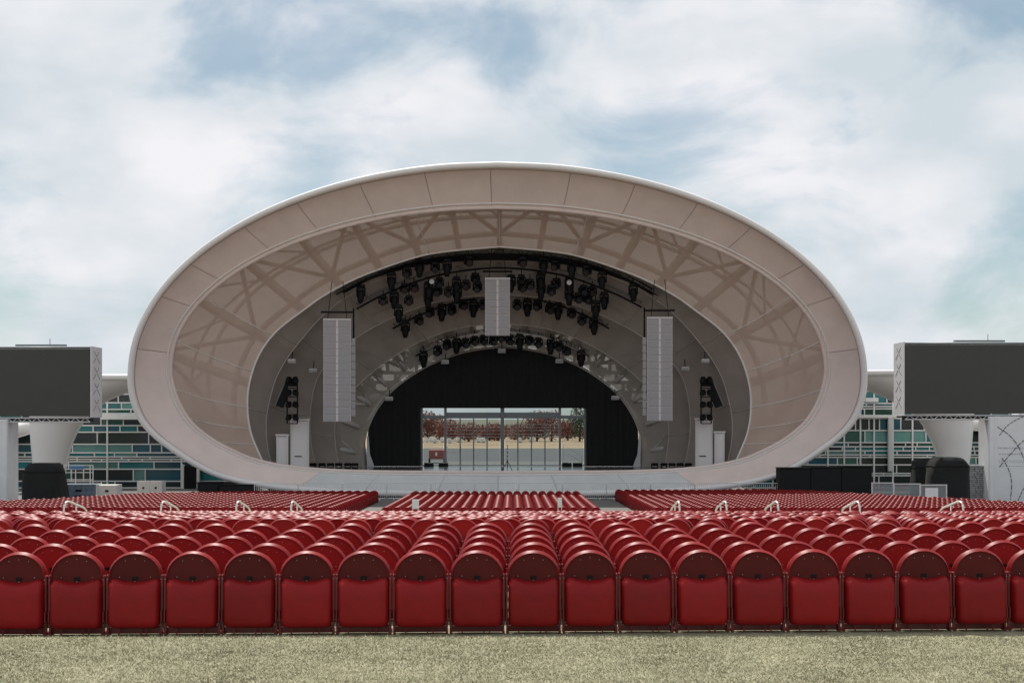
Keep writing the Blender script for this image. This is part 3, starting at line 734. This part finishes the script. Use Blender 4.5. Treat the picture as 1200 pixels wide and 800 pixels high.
# ------------------------------------------------------------------ side light ladders, hatches, doors, fills, uplights
def ladder(px, side, s):
    D = 103.9; p = at(px, 444, D); b = at(px, 496, D); h = p.z - b.z; w = 12 * D / FPX
    t = thing('light_ladder', 'black hanging light ladder on the %s wall of the shell' % s, 'light ladder', (p.x, D, b.z))
    for k in (-1, 1): MB().tube([(k * w / 2, 0, 0), (k * w / 2, 0, h)], .05, 6).build('rail', M['black'], t)
    rung = MB().tube([(-w / 2, 0, 0), (w / 2, 0, 0)], .035, 5).mesh('rung', M['black'])
    for k in range(6): link('rung', rung, t, (0, 0, h * k / 5))
    MB().box((0, .1, h - .25), (w, .25, .5)).build('top_box', M['black'], t)
    for yy in (447, 462, 476, 491):
        for k in (-1, 1):
            q = at(px + k * 3.3, yy, D - .25)
            f = thing('ladder_light', 'black wash light clamped to the %s light ladder' % s, 'stage light', (q.x, q.y, q.z + .3), (R(-30), 0, R(k * 20)), 'lights on the %s light ladder' % s)
            for nm, me, par in LM['wash']:
                if nm != 'lens': link(nm, me, f)
            f.scale = (.72, .72, .72)
    # open hatch beside it
    hp = [at(px - side * 3, 443, D + .6), at(px + side * 3, 452, D + .5), at(px + side * 17 * 1.0, 486, D + .2), at(px + side * 13, 490, D + .2)]
    hp = [at(px + side * 1, 446, D + .3), at(px + side * 6, 446, D + .3), at(px + side * 18, 476, D + .25), at(px + side * 14, 479, D + .25)]
    hp = [at(px + side * 7, 445, D + .3), at(px + side * 9, 449, D + .3), at(px + side * 20, 475, D + .2), at(px + side * 11, 478, D + .2), at(px + side * 7, 470, D + .2)]
    o = hp[0]; ht = thing('hatch_flap', 'black triangular flap hanging beside the %s light ladder' % s, 'hatch', o)
    n = len(hp); vs = [q - o for q in hp] + [q - o + Vector((0, .12, 0)) for q in hp]
    MB().add(vs, [tuple(range(n)), tuple(range(2 * n - 1, n - 1, -1))] + [(k, (k + 1) % n, n + (k + 1) % n, n + k) for k in range(n)]).build('flap', M['black'], ht)
    bar = MB().tube([hp[1] - o + Vector((0, -.04, 0)), hp[2] - o + Vector((0, -.04, 0))], .035, 4); bar.build('hinge_bar', M['alu'], ht)
ladder(342.5, -1, 'left'); ladder(827.5, 1, 'right')
def stage_door(x0, x1, y0, D, lab, handle):
    a, b = at(x0, y0, D), at(x1, 548, D); h = a.z - ZS; w = b.x - a.x
    t = thing('stage_door', lab, 'door', ((a.x + b.x) / 2, D, ZS + .003))
    MB().cbox((0, 0, h / 2), (w, .12, h), .03).build('leaf', M['white'], t)
    for k in (-1, 1): MB().cbox((k * w / 2, -.05, h / 2), (.10, .22, h + .1), .02).build('jamb', M['seam'], t)
    MB().cbox((0, -.05, h + .08), (w + .22, .26, .12), .02).build('lintel', M['seam'], t)
    if handle: MB().tube([(-w * .3, -.12, h * .28), (w * .12, -.12, h * .28)], .03, 6).build('push_bar', M['black'], t)
stage_door(341.5, 361.5, 493, 104.6, 'tall white stage door under the left light ladder', True)
stage_door(325, 337, 511, 104.3, 'short white stage door beside the left ring edge', False)
stage_door(815.5, 834, 492, 104.6, 'tall white stage door under the right light ladder', True)
stage_door(838, 848, 507.5, 104.3, 'short white stage door beside the right ring edge', False)
def fill(px, py, D, lab, w=9):
    p = at(px, py, D); t = thing('fill_speaker', lab, 'loudspeaker', p)
    W = w * D / FPX; o = MB().cbox((0, 0, 0), (W, .35, W * .55), .03).build('cabinet', M['ltgrey'], t)
    MB().cbox((0, -.19, -.03), (W * .85, .04, W * .3), .01).build('grille', M['grille'], o)
    MB().tube([(0, .1, W * .27), (0, .4, W * .27 + .5)], .03, 5).build('bracket', M['black'], t)
fill(342, 423, 104.2, 'small grey speaker hanging above the left light ladder'); fill(367, 434, 105.2, 'small grey speaker between left ladder and left line array')
fill(826.5, 423, 104.2, 'small grey speaker hanging above the right light ladder'); fill(803, 432, 105.2, 'small grey speaker between right ladder and right line array')
fill(456, 467, 111.3, 'small grey speaker low on the left edge of the black drape'); fill(721, 466, 111.3, 'small grey speaker low on the right edge of the black drape')
fill(521.6, 424, 111.3, 'small grey speaker high on the left edge of the black drape'); fill(655.6, 423, 111.3, 'small grey speaker high on the right edge of the black drape'); fill(588, 411, 111.3, 'small grey speaker at the crown of the black drape')
for s, xs in (('left', (367, 377.6, 387.5, 397, 407.6, 416)), ('right', (767, 778, 787.6, 797, 807))):
    for x in xs:
        D = 107.0 if s == 'left' else 107.0; p = at(x, 546, D)
        t = thing('floor_uplight', 'black uplight on the stage floor along the %s wall' % s, 'stage light', (p.x, D, ZS + .005), (0, 0, R(random.uniform(-20, 20))), 'floor uplights along the %s wall' % s)
        MB().cbox((0, 0, .05), (.42, .34, .10), .02).build('base', M['black'], t)
        MB().cbox((-.2, 0, .2), (.05, .14, .25), .01).cbox((.2, 0, .2), (.05, .14, .25), .01).build('yoke', M['black'], t)
        MB().cbox((0, -.02, .30), (.50, .22, .20), .05).build('head', M['black'], t)
# black monitors by the doors, drape-side panels, mic stand
for px in (503, 520, 664, 676.5):
    p = at(px, 545, 112.0); t = thing('monitor_wedge', 'low black monitor speaker on the stage floor in front of the %s glass door' % ('left' if px < 590 else 'right'), 'loudspeaker', (p.x, 111.6, ZS + .004), group='low black monitors by the glass doors')
    MB().prism([(-.2, 0), (.2, 0), (.2, .12), (-.05, .30), (-.2, .26)], 'x', -.34, .34).build('cabinet', M['black'], t)
p = at(594.5, 552, 100.6); t = thing('lamp_stand', 'thin dark tripod stand alone at the front of the stage', 'stand', (p.x, 100.6, ZS + .003))
MB().tube([(0, 0, .25), (0, 0, 1.75)], .03, 6).build('pole', M['black'], t)
for a in (90, 210, 330): MB().tube([(0, 0, .75), (.42 * math.cos(R(a)), .42 * math.sin(R(a)), .02)], .022, 5).build('leg', M['black'], t)
mb = MB()
for z in (.9, 1.15, 1.4, 1.6): mb.cbox((.03, -.03, z), (.10, .08, .07), .01)
mb.build('clips', M['ltgrey'], t)
for k in (-.5, .35): MB().cbox((k * .9, 0, .04), (.30, .2, .08), .02).build('weight', M['black'], t)
# pale side legs of the drape
for px, s in ((431.5, 'left'), (749, 'right')):
    p = at(px, 546, 111.6); t = thing('side_fin', 'narrow pale fin at the %s foot of the black drape' % s, 'panel', (p.x, 111.6, ZS + .003)); k = 1 if s == 'left' else -1
    MB().prism([(-.1 * k, 0), (.45 * k, 0), (.12 * k, .9), (.02 * k, 2.2), (-.12 * k, 2.2)], 'y', 0, .1).build('fin', M['ltgrey'], t)

# ------------------------------------------------------------------ video screens and towers
def video_screen(x0, x1, y0, y1, D, inner, s):
    a, b = at(x0, y0, D), at(x1, y1, D); w, h = b.x - a.x, a.z - b.z; cx = (a.x + b.x) / 2
    t = thing('video_screen', 'large dark video screen in a white frame on the %s tower' % s, 'video screen', (cx, D, b.z))
    MB().box((0, .12, h / 2), (w, .2, h)).build('led_wall', M['led'], t)
    # side scrims, truss box behind
    for k in (-1, 1):
        sx = k * (w / 2 + .06)
        sc_ = MB().box((sx, 1.22, h / 2 + .05), (.06, 2.36, h + .25)).build('side_scrim', M['scrim'], t)
        mb = MB()
        for q in range(4):
            z0 = h * (q * .24 + .08); 
            for (y_a, z_a), (y_b, z_b) in (((.5, z0), (1.9, z0 + .8)), ((1.9, z0), (.5, z0 + .8))):
                for f0, f1 in ((0, .4), (.5, .85)):
                    A = Vector((sx - .045 * (1 if (k > 0) == (s == 'x') else 1) * k * 0, y_a + (y_b - y_a) * f0, z_a + (z_b - z_a) * f0)); B = Vector((sx, y_a + (y_b - y_a) * f1, z_a + (z_b - z_a) * f1))
                    A.x = B.x = sx - (.034 if s == 'right' else -.034) * 1
                    mb.tube([A, B], .014, 4)
        mb.build('brace_print', M['print'], sc_)
    MB().box((0, .9, h + .10), (w, 1.6, .08)).build('top_deck', M['ltgrey'], t)
    mb = MB(); mb.tube([(-w / 2, .1, h + .10), (w / 2, .1, h + .10)], .05, 6)
    mb.box((w * .1, .4, h + .24), (w * .4, .3, .10)); mb.tube([(w * .17, .4, h + .2), (w * .17, .4, h + .65)], .02, 5)
    mb.build('top_rail', M['alu'], t)
    tr = MB()
    tr.tube([(-w / 2, .1, -.10), (w / 2, .1, -.10)], .05, 6); tr.tube([(-w / 2, .1, -.34), (w / 2, .1, -.34)], .05, 6)
    n = 26
    for i in range(n): tr.tube([(-w / 2 + w * i / n, .1, -.10 if i % 2 else -.34), (-w / 2 + w * (i + 1) / n, .1, -.34 if i % 2 else -.10)], .022, 4)
    tr.build('bottom_truss', M['ltgrey'], t)
    MB().box((0, .5, -.22), (w, .6, .2)).build('bottom_beam', M['black'], t)
video_screen(-43, 105, 409, 487.5, 90, 1, 'left'); video_screen(1061, 1209, 404, 484.5, 90, -1, 'right')
def tower(x0, x1, y0, D, s):
    a, b = at(x0, y0, D), at(x1, 585, D); g = ground_z(D); h = a.z - g; w = b.x - a.x
    t = thing('screen_tower', 'white scrim covered tower carrying the %s video screen' % s, 'tower', ((a.x + b.x) / 2, D, g))
    MB().cbox((0, 1.0, h / 2), (w, 2.0, h), .05).build('scrim_cover', M['scrim'], t)
    for k in (-1, 1): MB().cbox((k * (w / 2 - .15), -.05, h / 2), (.28, .12, h), .05).build('corner_pole', M['scrim'], t)
    if s == 'right':
        mb = MB()
        def dashes(P, n):
            c = catmull(P, 12)
            for i in range(0, len(c) - 1):
                if i % n < n - 1:
                    mb.tube([(c[i].x, -.012, c[i].y), (c[i + 1].x, -.012, c[i + 1].y)], .022, 4)
        def q(px, py): p = at(px, py, D); return (p.x - (a.x + b.x) / 2, p.z - g)
        dashes([q(1169, 500), (q(1182, 509)), q(1192, 521), q(1200, 538), q(1206, 560)], 6)
        dashes([q(1171, 510), q(1180, 499), q(1192, 491), q(1204, 486)], 4)
        dashes([q(1171, 547), q(1184, 532), q(1196, 519), q(1210, 508)], 5)
        dashes([q(1174, 536), q(1182, 550), q(1185.5, 566), q(1184, 585)], 5)
        dashes([q(1193, 586), q(1198, 575), q(1206, 560)], 4)
        mb.build('brace_print', M['print'], t)
        mb = MB(); random.seed(3)
        for py, h_ in ((524.7, 1.6), (531.7, 1.4), (539.5, .7), (541.5, .6), (546, .7)):
            x = 1169 + random.random() * 2
            while x < 1207:
                ln = random.uniform(.8, 2.6); A = q(x, py); mb.box((A[0] + ln * D / FPX / 2, -.006, A[1]), (ln * D / FPX, .012, h_ * D / FPX)); x += ln + random.uniform(.5, 1.6)
        mb.build('small_print', M['greyprint'], t)
tower(-44, 9, 491, 90, 'left'); tower(1158.5, 1212, 488, 90, 'right')

# ------------------------------------------------------------------ glass pavilions either side
def canopy(sections, D, lab, bulge=.42):
    c = at((sections[-1][1] + sections[-1][2]) / 2, 570, D); g = -3.25
    t = thing('fabric_canopy', lab, 'canopy', (c.x, D, g)); o = Vector(t.location); rows = []
    S = catmull([(s[1], s[0]) for s in sections], 4); T = catmull([(s[2], s[0]) for s in sections], 4)
    for p, q in zip(S, T):
        xl, xr = at(p.x, p.y, D).x, at(q.x, p.y, D).x; z = at(0, p.y, D).z; m = (xl + xr) / 2; r = (xr - xl) / 2
        rows.append([Vector((m - r * math.cos(math.pi * k / 12), D - min(2.6, r * bulge * 2) * math.sin(math.pi * k / 12), z)) - o for k in range(13)])
    low = [Vector((v.x, v.y, 0)) for v in rows[-1]]; rows.append(low)
    MB().grid(rows).build('membrane', M['white'], t)
    MB().tube(rows[0], .22, 8).build('top_edge', M['white'], t)
    for k in (0, 12): MB().tube([r[k] for r in rows], .10, 6).build('edge_cable', M['seam'], t)
canopy([(443, 0, 225), (449, 8, 190), (457, 18, 155), (466, 26, 131), (476, 32, 115), (486, 35.5, 104), (497, 36.5, 95), (512, 37, 87), (530, 38.5, 80.5), (550, 40.5, 76.5), (572, 43, 74)], 108.5, 'white flared fabric trunk and canopy behind the left screen')
canopy([(438, 935, 1175), (445, 970, 1167), (453, 1005, 1158), (462, 1030, 1150), (472, 1052, 1144), (482, 1068, 1140.5), (493, 1079, 1139), (508, 1088, 1138.5), (526, 1096, 1137), (546, 1100.5, 1134), (570, 1103, 1130)], 108.5, 'white flared fabric trunk and canopy behind the right screen')
def small_canopy(top, bot, D, lab):
    T, B = catmull(top, 4), catmull(bot, 4); n = min(len(T), len(B)); o = at(top[0][0], top[0][1], D)
    t = thing('fabric_canopy', lab, 'canopy', o)
    rows = [[at(p.x, p.y, D + 2) - o for p in T[:n]], [at(p.x, p.y, D) - o for p in T[:n]], [at((p.x + q.x) / 2, p.y * .45 + q.y * .55, D - .5) - o for p, q in zip(T[:n], B[:n])], [at(q.x, q.y, D) - o for q in B[:n]], [at(q.x, q.y, D + 2) - o for q in B[:n]]]
    MB().grid(rows).build('membrane', M['white'], t); MB().tube(rows[3], .07, 6).build('edge_cable', M['seam'], t)
small_canopy([(-40, 512), (-10, 503), (12, 497), (40, 491)], [(-40, 532), (-10, 524), (12, 515), (40, 506)], 109.8, 'low sloping white canopy edge beyond the left fabric trunk')
small_canopy([(1132, 488), (1150, 491), (1175, 497), (1200, 508)], [(1132, 502), (1150, 505), (1175, 514), (1200, 524)], 109.8, 'low sloping white canopy edge beyond the right fabric trunk')

def glass_wall(x0, x1, ytop, D, seed, lab, grid_cols=None, solid=None):
    rnd = random.Random(seed); g = -3.25; c = at((x0 + x1) / 2, 585, D)
    t = thing('glass_pavilion', lab, 'glass building', (c.x, D, g)); s = D / FPX; W = (x1 - x0) * s; z = .05; H = at(0, ytop, D).z - g
    MB().box((0, 1.2, H / 2), (W, .2, H)).build('inner_wall', M['black'], t)
    q = 0
    while z < H - .2:
        h = rnd.choice((.17, .22, .30, .48, .55, .62, .88)) ; h = min(h, H - z)
        bar = MB().box((0, 0, 0), (W, .16, .085)).build('mullion', M['mull'], t); bar.location = (0, 0, z)
        x = -W / 2 + rnd.uniform(-1.5, 0)
        while x < W / 2:
            w = rnd.choice((.9, 1.5, 2.2, 3.0, 4.0)) * rnd.uniform(.85, 1.15)
            xa, xb = max(x, -W / 2), min(x + w, W / 2)
            if xb - xa > .15:
                pn = PANES[rnd.choices(range(5), (5, 3, 4, 3, 1))[0]] if z > 1.4 else PANES[rnd.choices(range(5), (1, 1, 5, 1, 1))[0]]
                o = link('pane', PANEM(pn), t, ((xa + xb) / 2, .05, z + h / 2 + .02), (R(rnd.uniform(-.5, .5)), 0, R(rnd.uniform(-.6, .6))), (xb - xa, .03, h))
                o2 = link('mullion', VMEM, t, (xb, .0, z + h / 2), None, (.075, .15, h - .10))
            x += w
        z += h + .0; q += 1
    for px in grid_cols or []:
        X = at(px, 500, D).x - c.x; MB().box((X, -.02, H / 2), (.11, .2, H)).build('mullion_post', M['mull'], t)
    return t
_pm = {}
def PANEM(m):
    if m.name not in _pm: _pm[m.name] = MB().box((0, 0, 0), (1, 1, 1)).mesh('pane', m)
    return _pm[m.name]
VMEM = MB().box((0, 0, 0), (1, 1, 1)).mesh('mullion', M['mull'])
gl = glass_wall(-45, 300, 447, 112.0, 11, 'teal glass pavilion with white brick pattern mullions left of the shell', (126, 213))
gr = glass_wall(872, 1185, 444, 112.0, 23, 'teal glass pavilion with white brick pattern mullions right of the shell', (970, 989, 1008, 1024, 1046, 1069))
# white spandrel bands and dark door
def wbox(root, x0, x1, y0, y1, D, dep, nm, m):
    a, b = at(x0, y0, D), at(x1, y1, D); o = Vector(root.location)
    return MB().cbox(((a.x + b.x) / 2 - o.x, D - o.y, (a.z + b.z) / 2 - o.z), (b.x - a.x, dep, a.z - b.z), .02).build(nm, M[m], root)
wbox(gl, 118, 200, 485, 491.5, 111.7, .3, 'spandrel', 'mull'); wbox(gl, 216, 231, 546, 586, 111.7, .3, 'entrance_door', 'black'); wbox(gl, 213, 216, 544, 586, 111.6, .4, 'door_jamb', 'mull'); wbox(gl, 231, 234, 544, 586, 111.6, .4, 'door_jamb', 'mull')
wbox(gr, 990, 1050, 486, 489.5, 111.7, .3, 'spandrel', 'mull'); wbox(gr, 1040.5, 1045.5, 489, 552, 111.7, .3, 'grey_post', 'ltgrey'); wbox(gr, 1014, 1029, 466, 471, 111.7, .3, 'spandrel', 'mull')

# ------------------------------------------------------------------ equipment on the side plazas
def lumpy_cover(x0, x1, y0, y1, D, lab, prof, dep=2.0):
    a, b = at(x0, y0, D), at(x1, y1, D); g = ground_z(D); c = (a.x + b.x) / 2; w = b.x - a.x; h = a.z - g
    t = thing('equipment_cover', lab, 'cover', (c, D, g)); rows = []; random.seed(int(x0))
    for f, sx, sy in prof:
        row = []
        for k in range(20):
            an = 2 * math.pi * k / 20; cs, sn = math.cos(an), math.sin(an); e = .42
            X = abs(cs) ** e * (1 if cs >= 0 else -1) * w / 2 * sx; Y = abs(sn) ** e * (1 if sn >= 0 else -1) * dep / 2 * sy + dep / 2
            row.append((X + random.uniform(-.08, .08), Y + random.uniform(-.08, .08), f * h + random.uniform(-.015, .015) * (f > 0)))
        rows.append(row)
    MB().grid(rows, closed=True).add(rows[-1], [tuple(range(20))]).build('cloth', M['blackcloth'], t)
    MB().tube([(r[0], r[1], r[2]) for r in rows[len(rows) // 2]], .03, 5, closed=True).build('strap', M['black'], t)
lumpy_cover(22, 70, 543, 584, 86.5, 'big black cloth cover over equipment below the left screen', [(0, 1.1, 1.05), (.2, 1.02, 1), (.5, .97, .98), (.8, .93, .95), (.9, .86, .9), (.96, .74, .8), (1.0, .62, .7)])
lumpy_cover(1093, 1139, 536, 583, 86.0, 'tall black cloth cover below the right screen', [(0, 1.0, 1.05), (.3, 1.0, 1), (.6, .99, .98), (.82, .96, .95), (.92, .86, .9), (.97, .74, .8), (1.0, .60, .7)])
lumpy_cover(1074, 1100, 537, 583, 89.0, 'second black cloth cover half hidden behind the taller one', [(0, 1.0, 1.0), (.4, 1.0, 1), (.8, .97, .95), (.92, .84, .9), (1.0, .6, .7)], 1.6)
def crate(x0, x1, y0, D, dep, lab, m, nm='road_case', fancy=True, cat='case', group=None):
    a, b = at(x0, y0, D), at(x1, 580, D); g = ground_z(D); w = b.x - a.x; h = a.z - g
    t = thing(nm, lab, cat, ((a.x + b.x) / 2, D, g), group=group)
    if fancy:
        MB().cbox((0, dep / 2, h / 2 + .06), (w, dep, h - .12), .03).build('body', M[m], t)
        for k in (-1, 1): MB().cbox((k * w / 2.02, dep / 2, h / 2 + .06), (.05, dep + .04, h - .1), .015).build('corner_trim', M['ltgrey'], t)
        MB().cbox((0, -.015, h * .68), (w * .16, .05, .12), .01).build('latch', M['black'], t); MB().cbox((0, -.015, h * .4), (w * .2, .03, .1), .01).build('handle', M['black'], t)
        for k in (-1, 1): MB().cbox((k * w * .35, dep * .3, .06), (.1, .12, .12), .02).build('wheel', M['black'], t)
    else:
        MB().cbox((0, dep / 2, h / 2), (w, dep, h), .04).build('skirt', M[m], t)
        MB().cbox((0, dep / 2, h + .03), (w + .06, dep + .06, .06), .015).build('top_board', M['black'], t)
crate(161, 175, 563.5, 93, 1.0, 'cream road case standing left of its twin by the glass wall', 'case'); crate(175.6, 189.5, 563.5, 93, 1.0, 'cream road case standing right of its twin by the glass wall', 'case')
crate(231, 256, 566, 97.5, 1.5, 'black skirted riser by the dark entrance left of the shell', 'blackcloth', 'riser', False, 'riser'); crate(257, 297, 568.5, 97.2, 1.5, 'low black skirted riser under the left sweep of the shell', 'blackcloth', 'riser', False, 'riser')
for k, (xa, xb, ya) in enumerate(((914, 950, 549), (950.5, 986, 548), (986.5, 1022, 547))):
    crate(xa, xb, ya, 95, 1.5, 'tall black skirted wall section right of the shell, %s' % ('next to the white rim' if k == 0 else ('between two others' if k == 1 else 'by the clear barrier')), 'blackcloth', 'riser', False, 'riser')
crate(71, 113, 567, 90, 1.2, 'low blue grey tarpaulin covered cart under the left pavilion', 'tarp', 'covered_cart'); crate(113.5, 137, 568, 90.4, 1.1, 'pale patterned case beside the blue grey cart', 'case')
crate(223, 231, 575.5, 92, .4, 'tiny white box by the dark entrance', 'case', 'small_box')
p = at(92, 566, 95); g = ground_z(95); t = thing('frame_stand', 'white pipe frame with a blue label behind the tarpaulin cart', 'frame', (p.x, 95, g)); h0 = at(0, 545, 95).z - g; w = 34 * 95 / FPX
for k in (-1, -.2, .8, 1): MB().box((k * w / 2, 0, h0 / 2), (.05, .05, h0)).build('upright', M['mull'], t)
for z in (.35, .6, .8, 1.0): MB().box((0, 0, h0 * z), (w, .045, .045)).build('crossbar', M['mull'], t)
MB().cbox((-.1, -.06, h0 * .94), (w * .5, .05, .22), .01).build('label_board', M['blue'], t)
# clear barrier panels on the right
for k, (xa, xb) in enumerate(((1022, 1047), (1047.5, 1078), (1078.5, 1109))):
    D = 87.5 - k * 1.2; a, b = at(xa, 565 + k * 1.2, D), at(xb, 583, D); g = ground_z(D); h = a.z - g; w = b.x - a.x
    t = thing('clear_barrier', 'grey framed clear barrier panel right of the shell, %s' % ('by the black risers' if k == 0 else ('in the middle' if k == 1 else 'with a white notice')), 'barrier', ((a.x + b.x) / 2, D, g))
    for s in (-1, 1): MB().box((s * w / 2, 0, h / 2), (.07, .07, h)).build('post', M['ltgrey'], t)
    for z in (.06, h - .03): MB().box((0, 0, z), (w - .07, .05, .06)).build('rail', M['ltgrey'], t)
    MB().box((0, .005, h / 2), (w - .08, .015, h - .14)).build('clear_panel', M['clearpanel'], t)
    if k == 2: MB().cbox((-.1, -.03, h * .6), (w * .5, .02, h * .5), .01).build('notice', M['scrim'], t)
# stacked slate screen on the right
D = 91; a, b = at(1136, 545, D), at(1161, 583, D); g = ground_z(D); h = a.z - g; w = b.x - a.x
t = thing('slate_wall', 'grey stacked slate wall beside the right tower', 'wall', ((a.x + b.x) / 2, D, g))
MB().box((0, .2, h / 2), (w, .3, h)).build('core', M['alu'], t)
SL = MB().cbox((0, 0, 0), (1, .12, .9), .04).mesh('slate', M['stone']); z = 0
while z < h - .05:
    x = -w / 2
    while x < w / 2 - .05:
        l = min(random.uniform(.25, .6), w / 2 - x); link('slate', SL, t, (x + l / 2, random.uniform(-.02, .04), z + .06), None, (l - .02, 1, .11)); x += l
    z += .125

# ------------------------------------------------------------------ what shows through the doors
def tree(x, y, h, r, m, lab, seed, grp):
    rnd = np.random.default_rng(seed); g = ground_z(y); t = thing('tree', lab, 'tree', (x, y, g), group=grp)
    MB().tube([(0, 0, 0), (.1, 0, h * .35), (0, .1, h * .7)], [.28, .2, .08], 6).build('trunk', M['bark'], t)
    mb = MB()
    for i in range(1100):
        v = rnd.normal(size=3); v /= np.linalg.norm(v); v *= rnd.random() ** .45
        p = Vector((v[0] * r, v[1] * r, h * .52 + v[2] * h * .47)); s = rnd.uniform(.25, .65)
        a = Vector(rnd.normal(size=3)).normalized() * s; b = Vector(rnd.normal(size=3)).normalized() * s
        mb.add([p, p + a, p + b], [(0, 1, 2)])
    mb.build('crown', M[m], t)
random.seed(5)
for i in range(13):
    x = -24 + i * 3.6 + random.uniform(-1, 1)
    g_ = i in (0, 11)
    tree(x, 335 + random.uniform(0, 25), random.uniform(3.4, 7.2) if not g_ else 8.6, random.uniform(2.6, 4.0), 'foliage' if g_ else 'redfoliage', 'dark green tree seen far away through the glass doors' if g_ else 'reddish brown tree seen far away through the glass doors', 50 + i, 'green trees far beyond the doors' if g_ else 'reddish trees far beyond the doors')
for i in range(13):
    x = random.uniform(-19, 19); y = random.uniform(316, 334); L_ = random.uniform(1.6, 2.8)
    t = thing('small_boat', 'small white boat parked far away in front of the reddish trees', 'boat', (x, y, ground_z(y)), (0, 0, R(random.uniform(-30, 30))), 'small white boats far beyond the doors'); t.scale = (.62, .62, .62)
    MB().prism([(-L_ / 2, .9), (-L_ / 2 + .4, .25), (L_ / 2 - .2, .25), (L_ / 2, .95)], 'y', -.7, .7).build('hull', M['boat'], t)
    MB().cbox((-.1, 0, 1.25), (L_ * .45, 1.0, .75), .1).build('cabin', M['boat'], t)
    MB().cbox((0, 0, .13), (.7, 1.1, .26), .05).build('cradle', M['black'], t)
x = at(512, 536, 176).x; t = thing('red_trailer', 'red box trailer with a white mark outside the left glass door', 'trailer', (x, 176, -3.25))
MB().cbox((0, 0, 1.0), (1.7, 3, 1.05), .06).build('box', mat('trailer_red', (.30, .07, .06), .6), t); MB().cbox((0, -1.52, 1.05), (.22, .03, .4), .01).build('mark', M['boat'], t)
for k in (-1, 1): MB().tube([(k * .95, 0, .28), (k * .75, 0, .28)], .28, 12).build('wheel', M['black'], t)
for x0, x1, s in ((524, 540, 'left'), (660, 682, 'right')):
    D = 117; a, b = at(x0, 545, D), at(x1, 545, D); w = b.x - a.x; t = thing('ramp_rail', 'white pipe railing outside the %s glass door' % s, 'railing', (a.x, D, -3.25))
    z0, z1 = (3.0, 3.0) if s == 'left' else (3.1, 2.2)
    MB().tube([(0, 0, 0), (0, 0, z0), (w, 0, z1), (w, 0, 0)], .03, 6).build('rail_tube', M['mull'], t)
    MB().tube([(0, 0, z0 - .45), (w, 0, z1 - .45)], .02, 5).build('mid_rail', M['mull'], t)
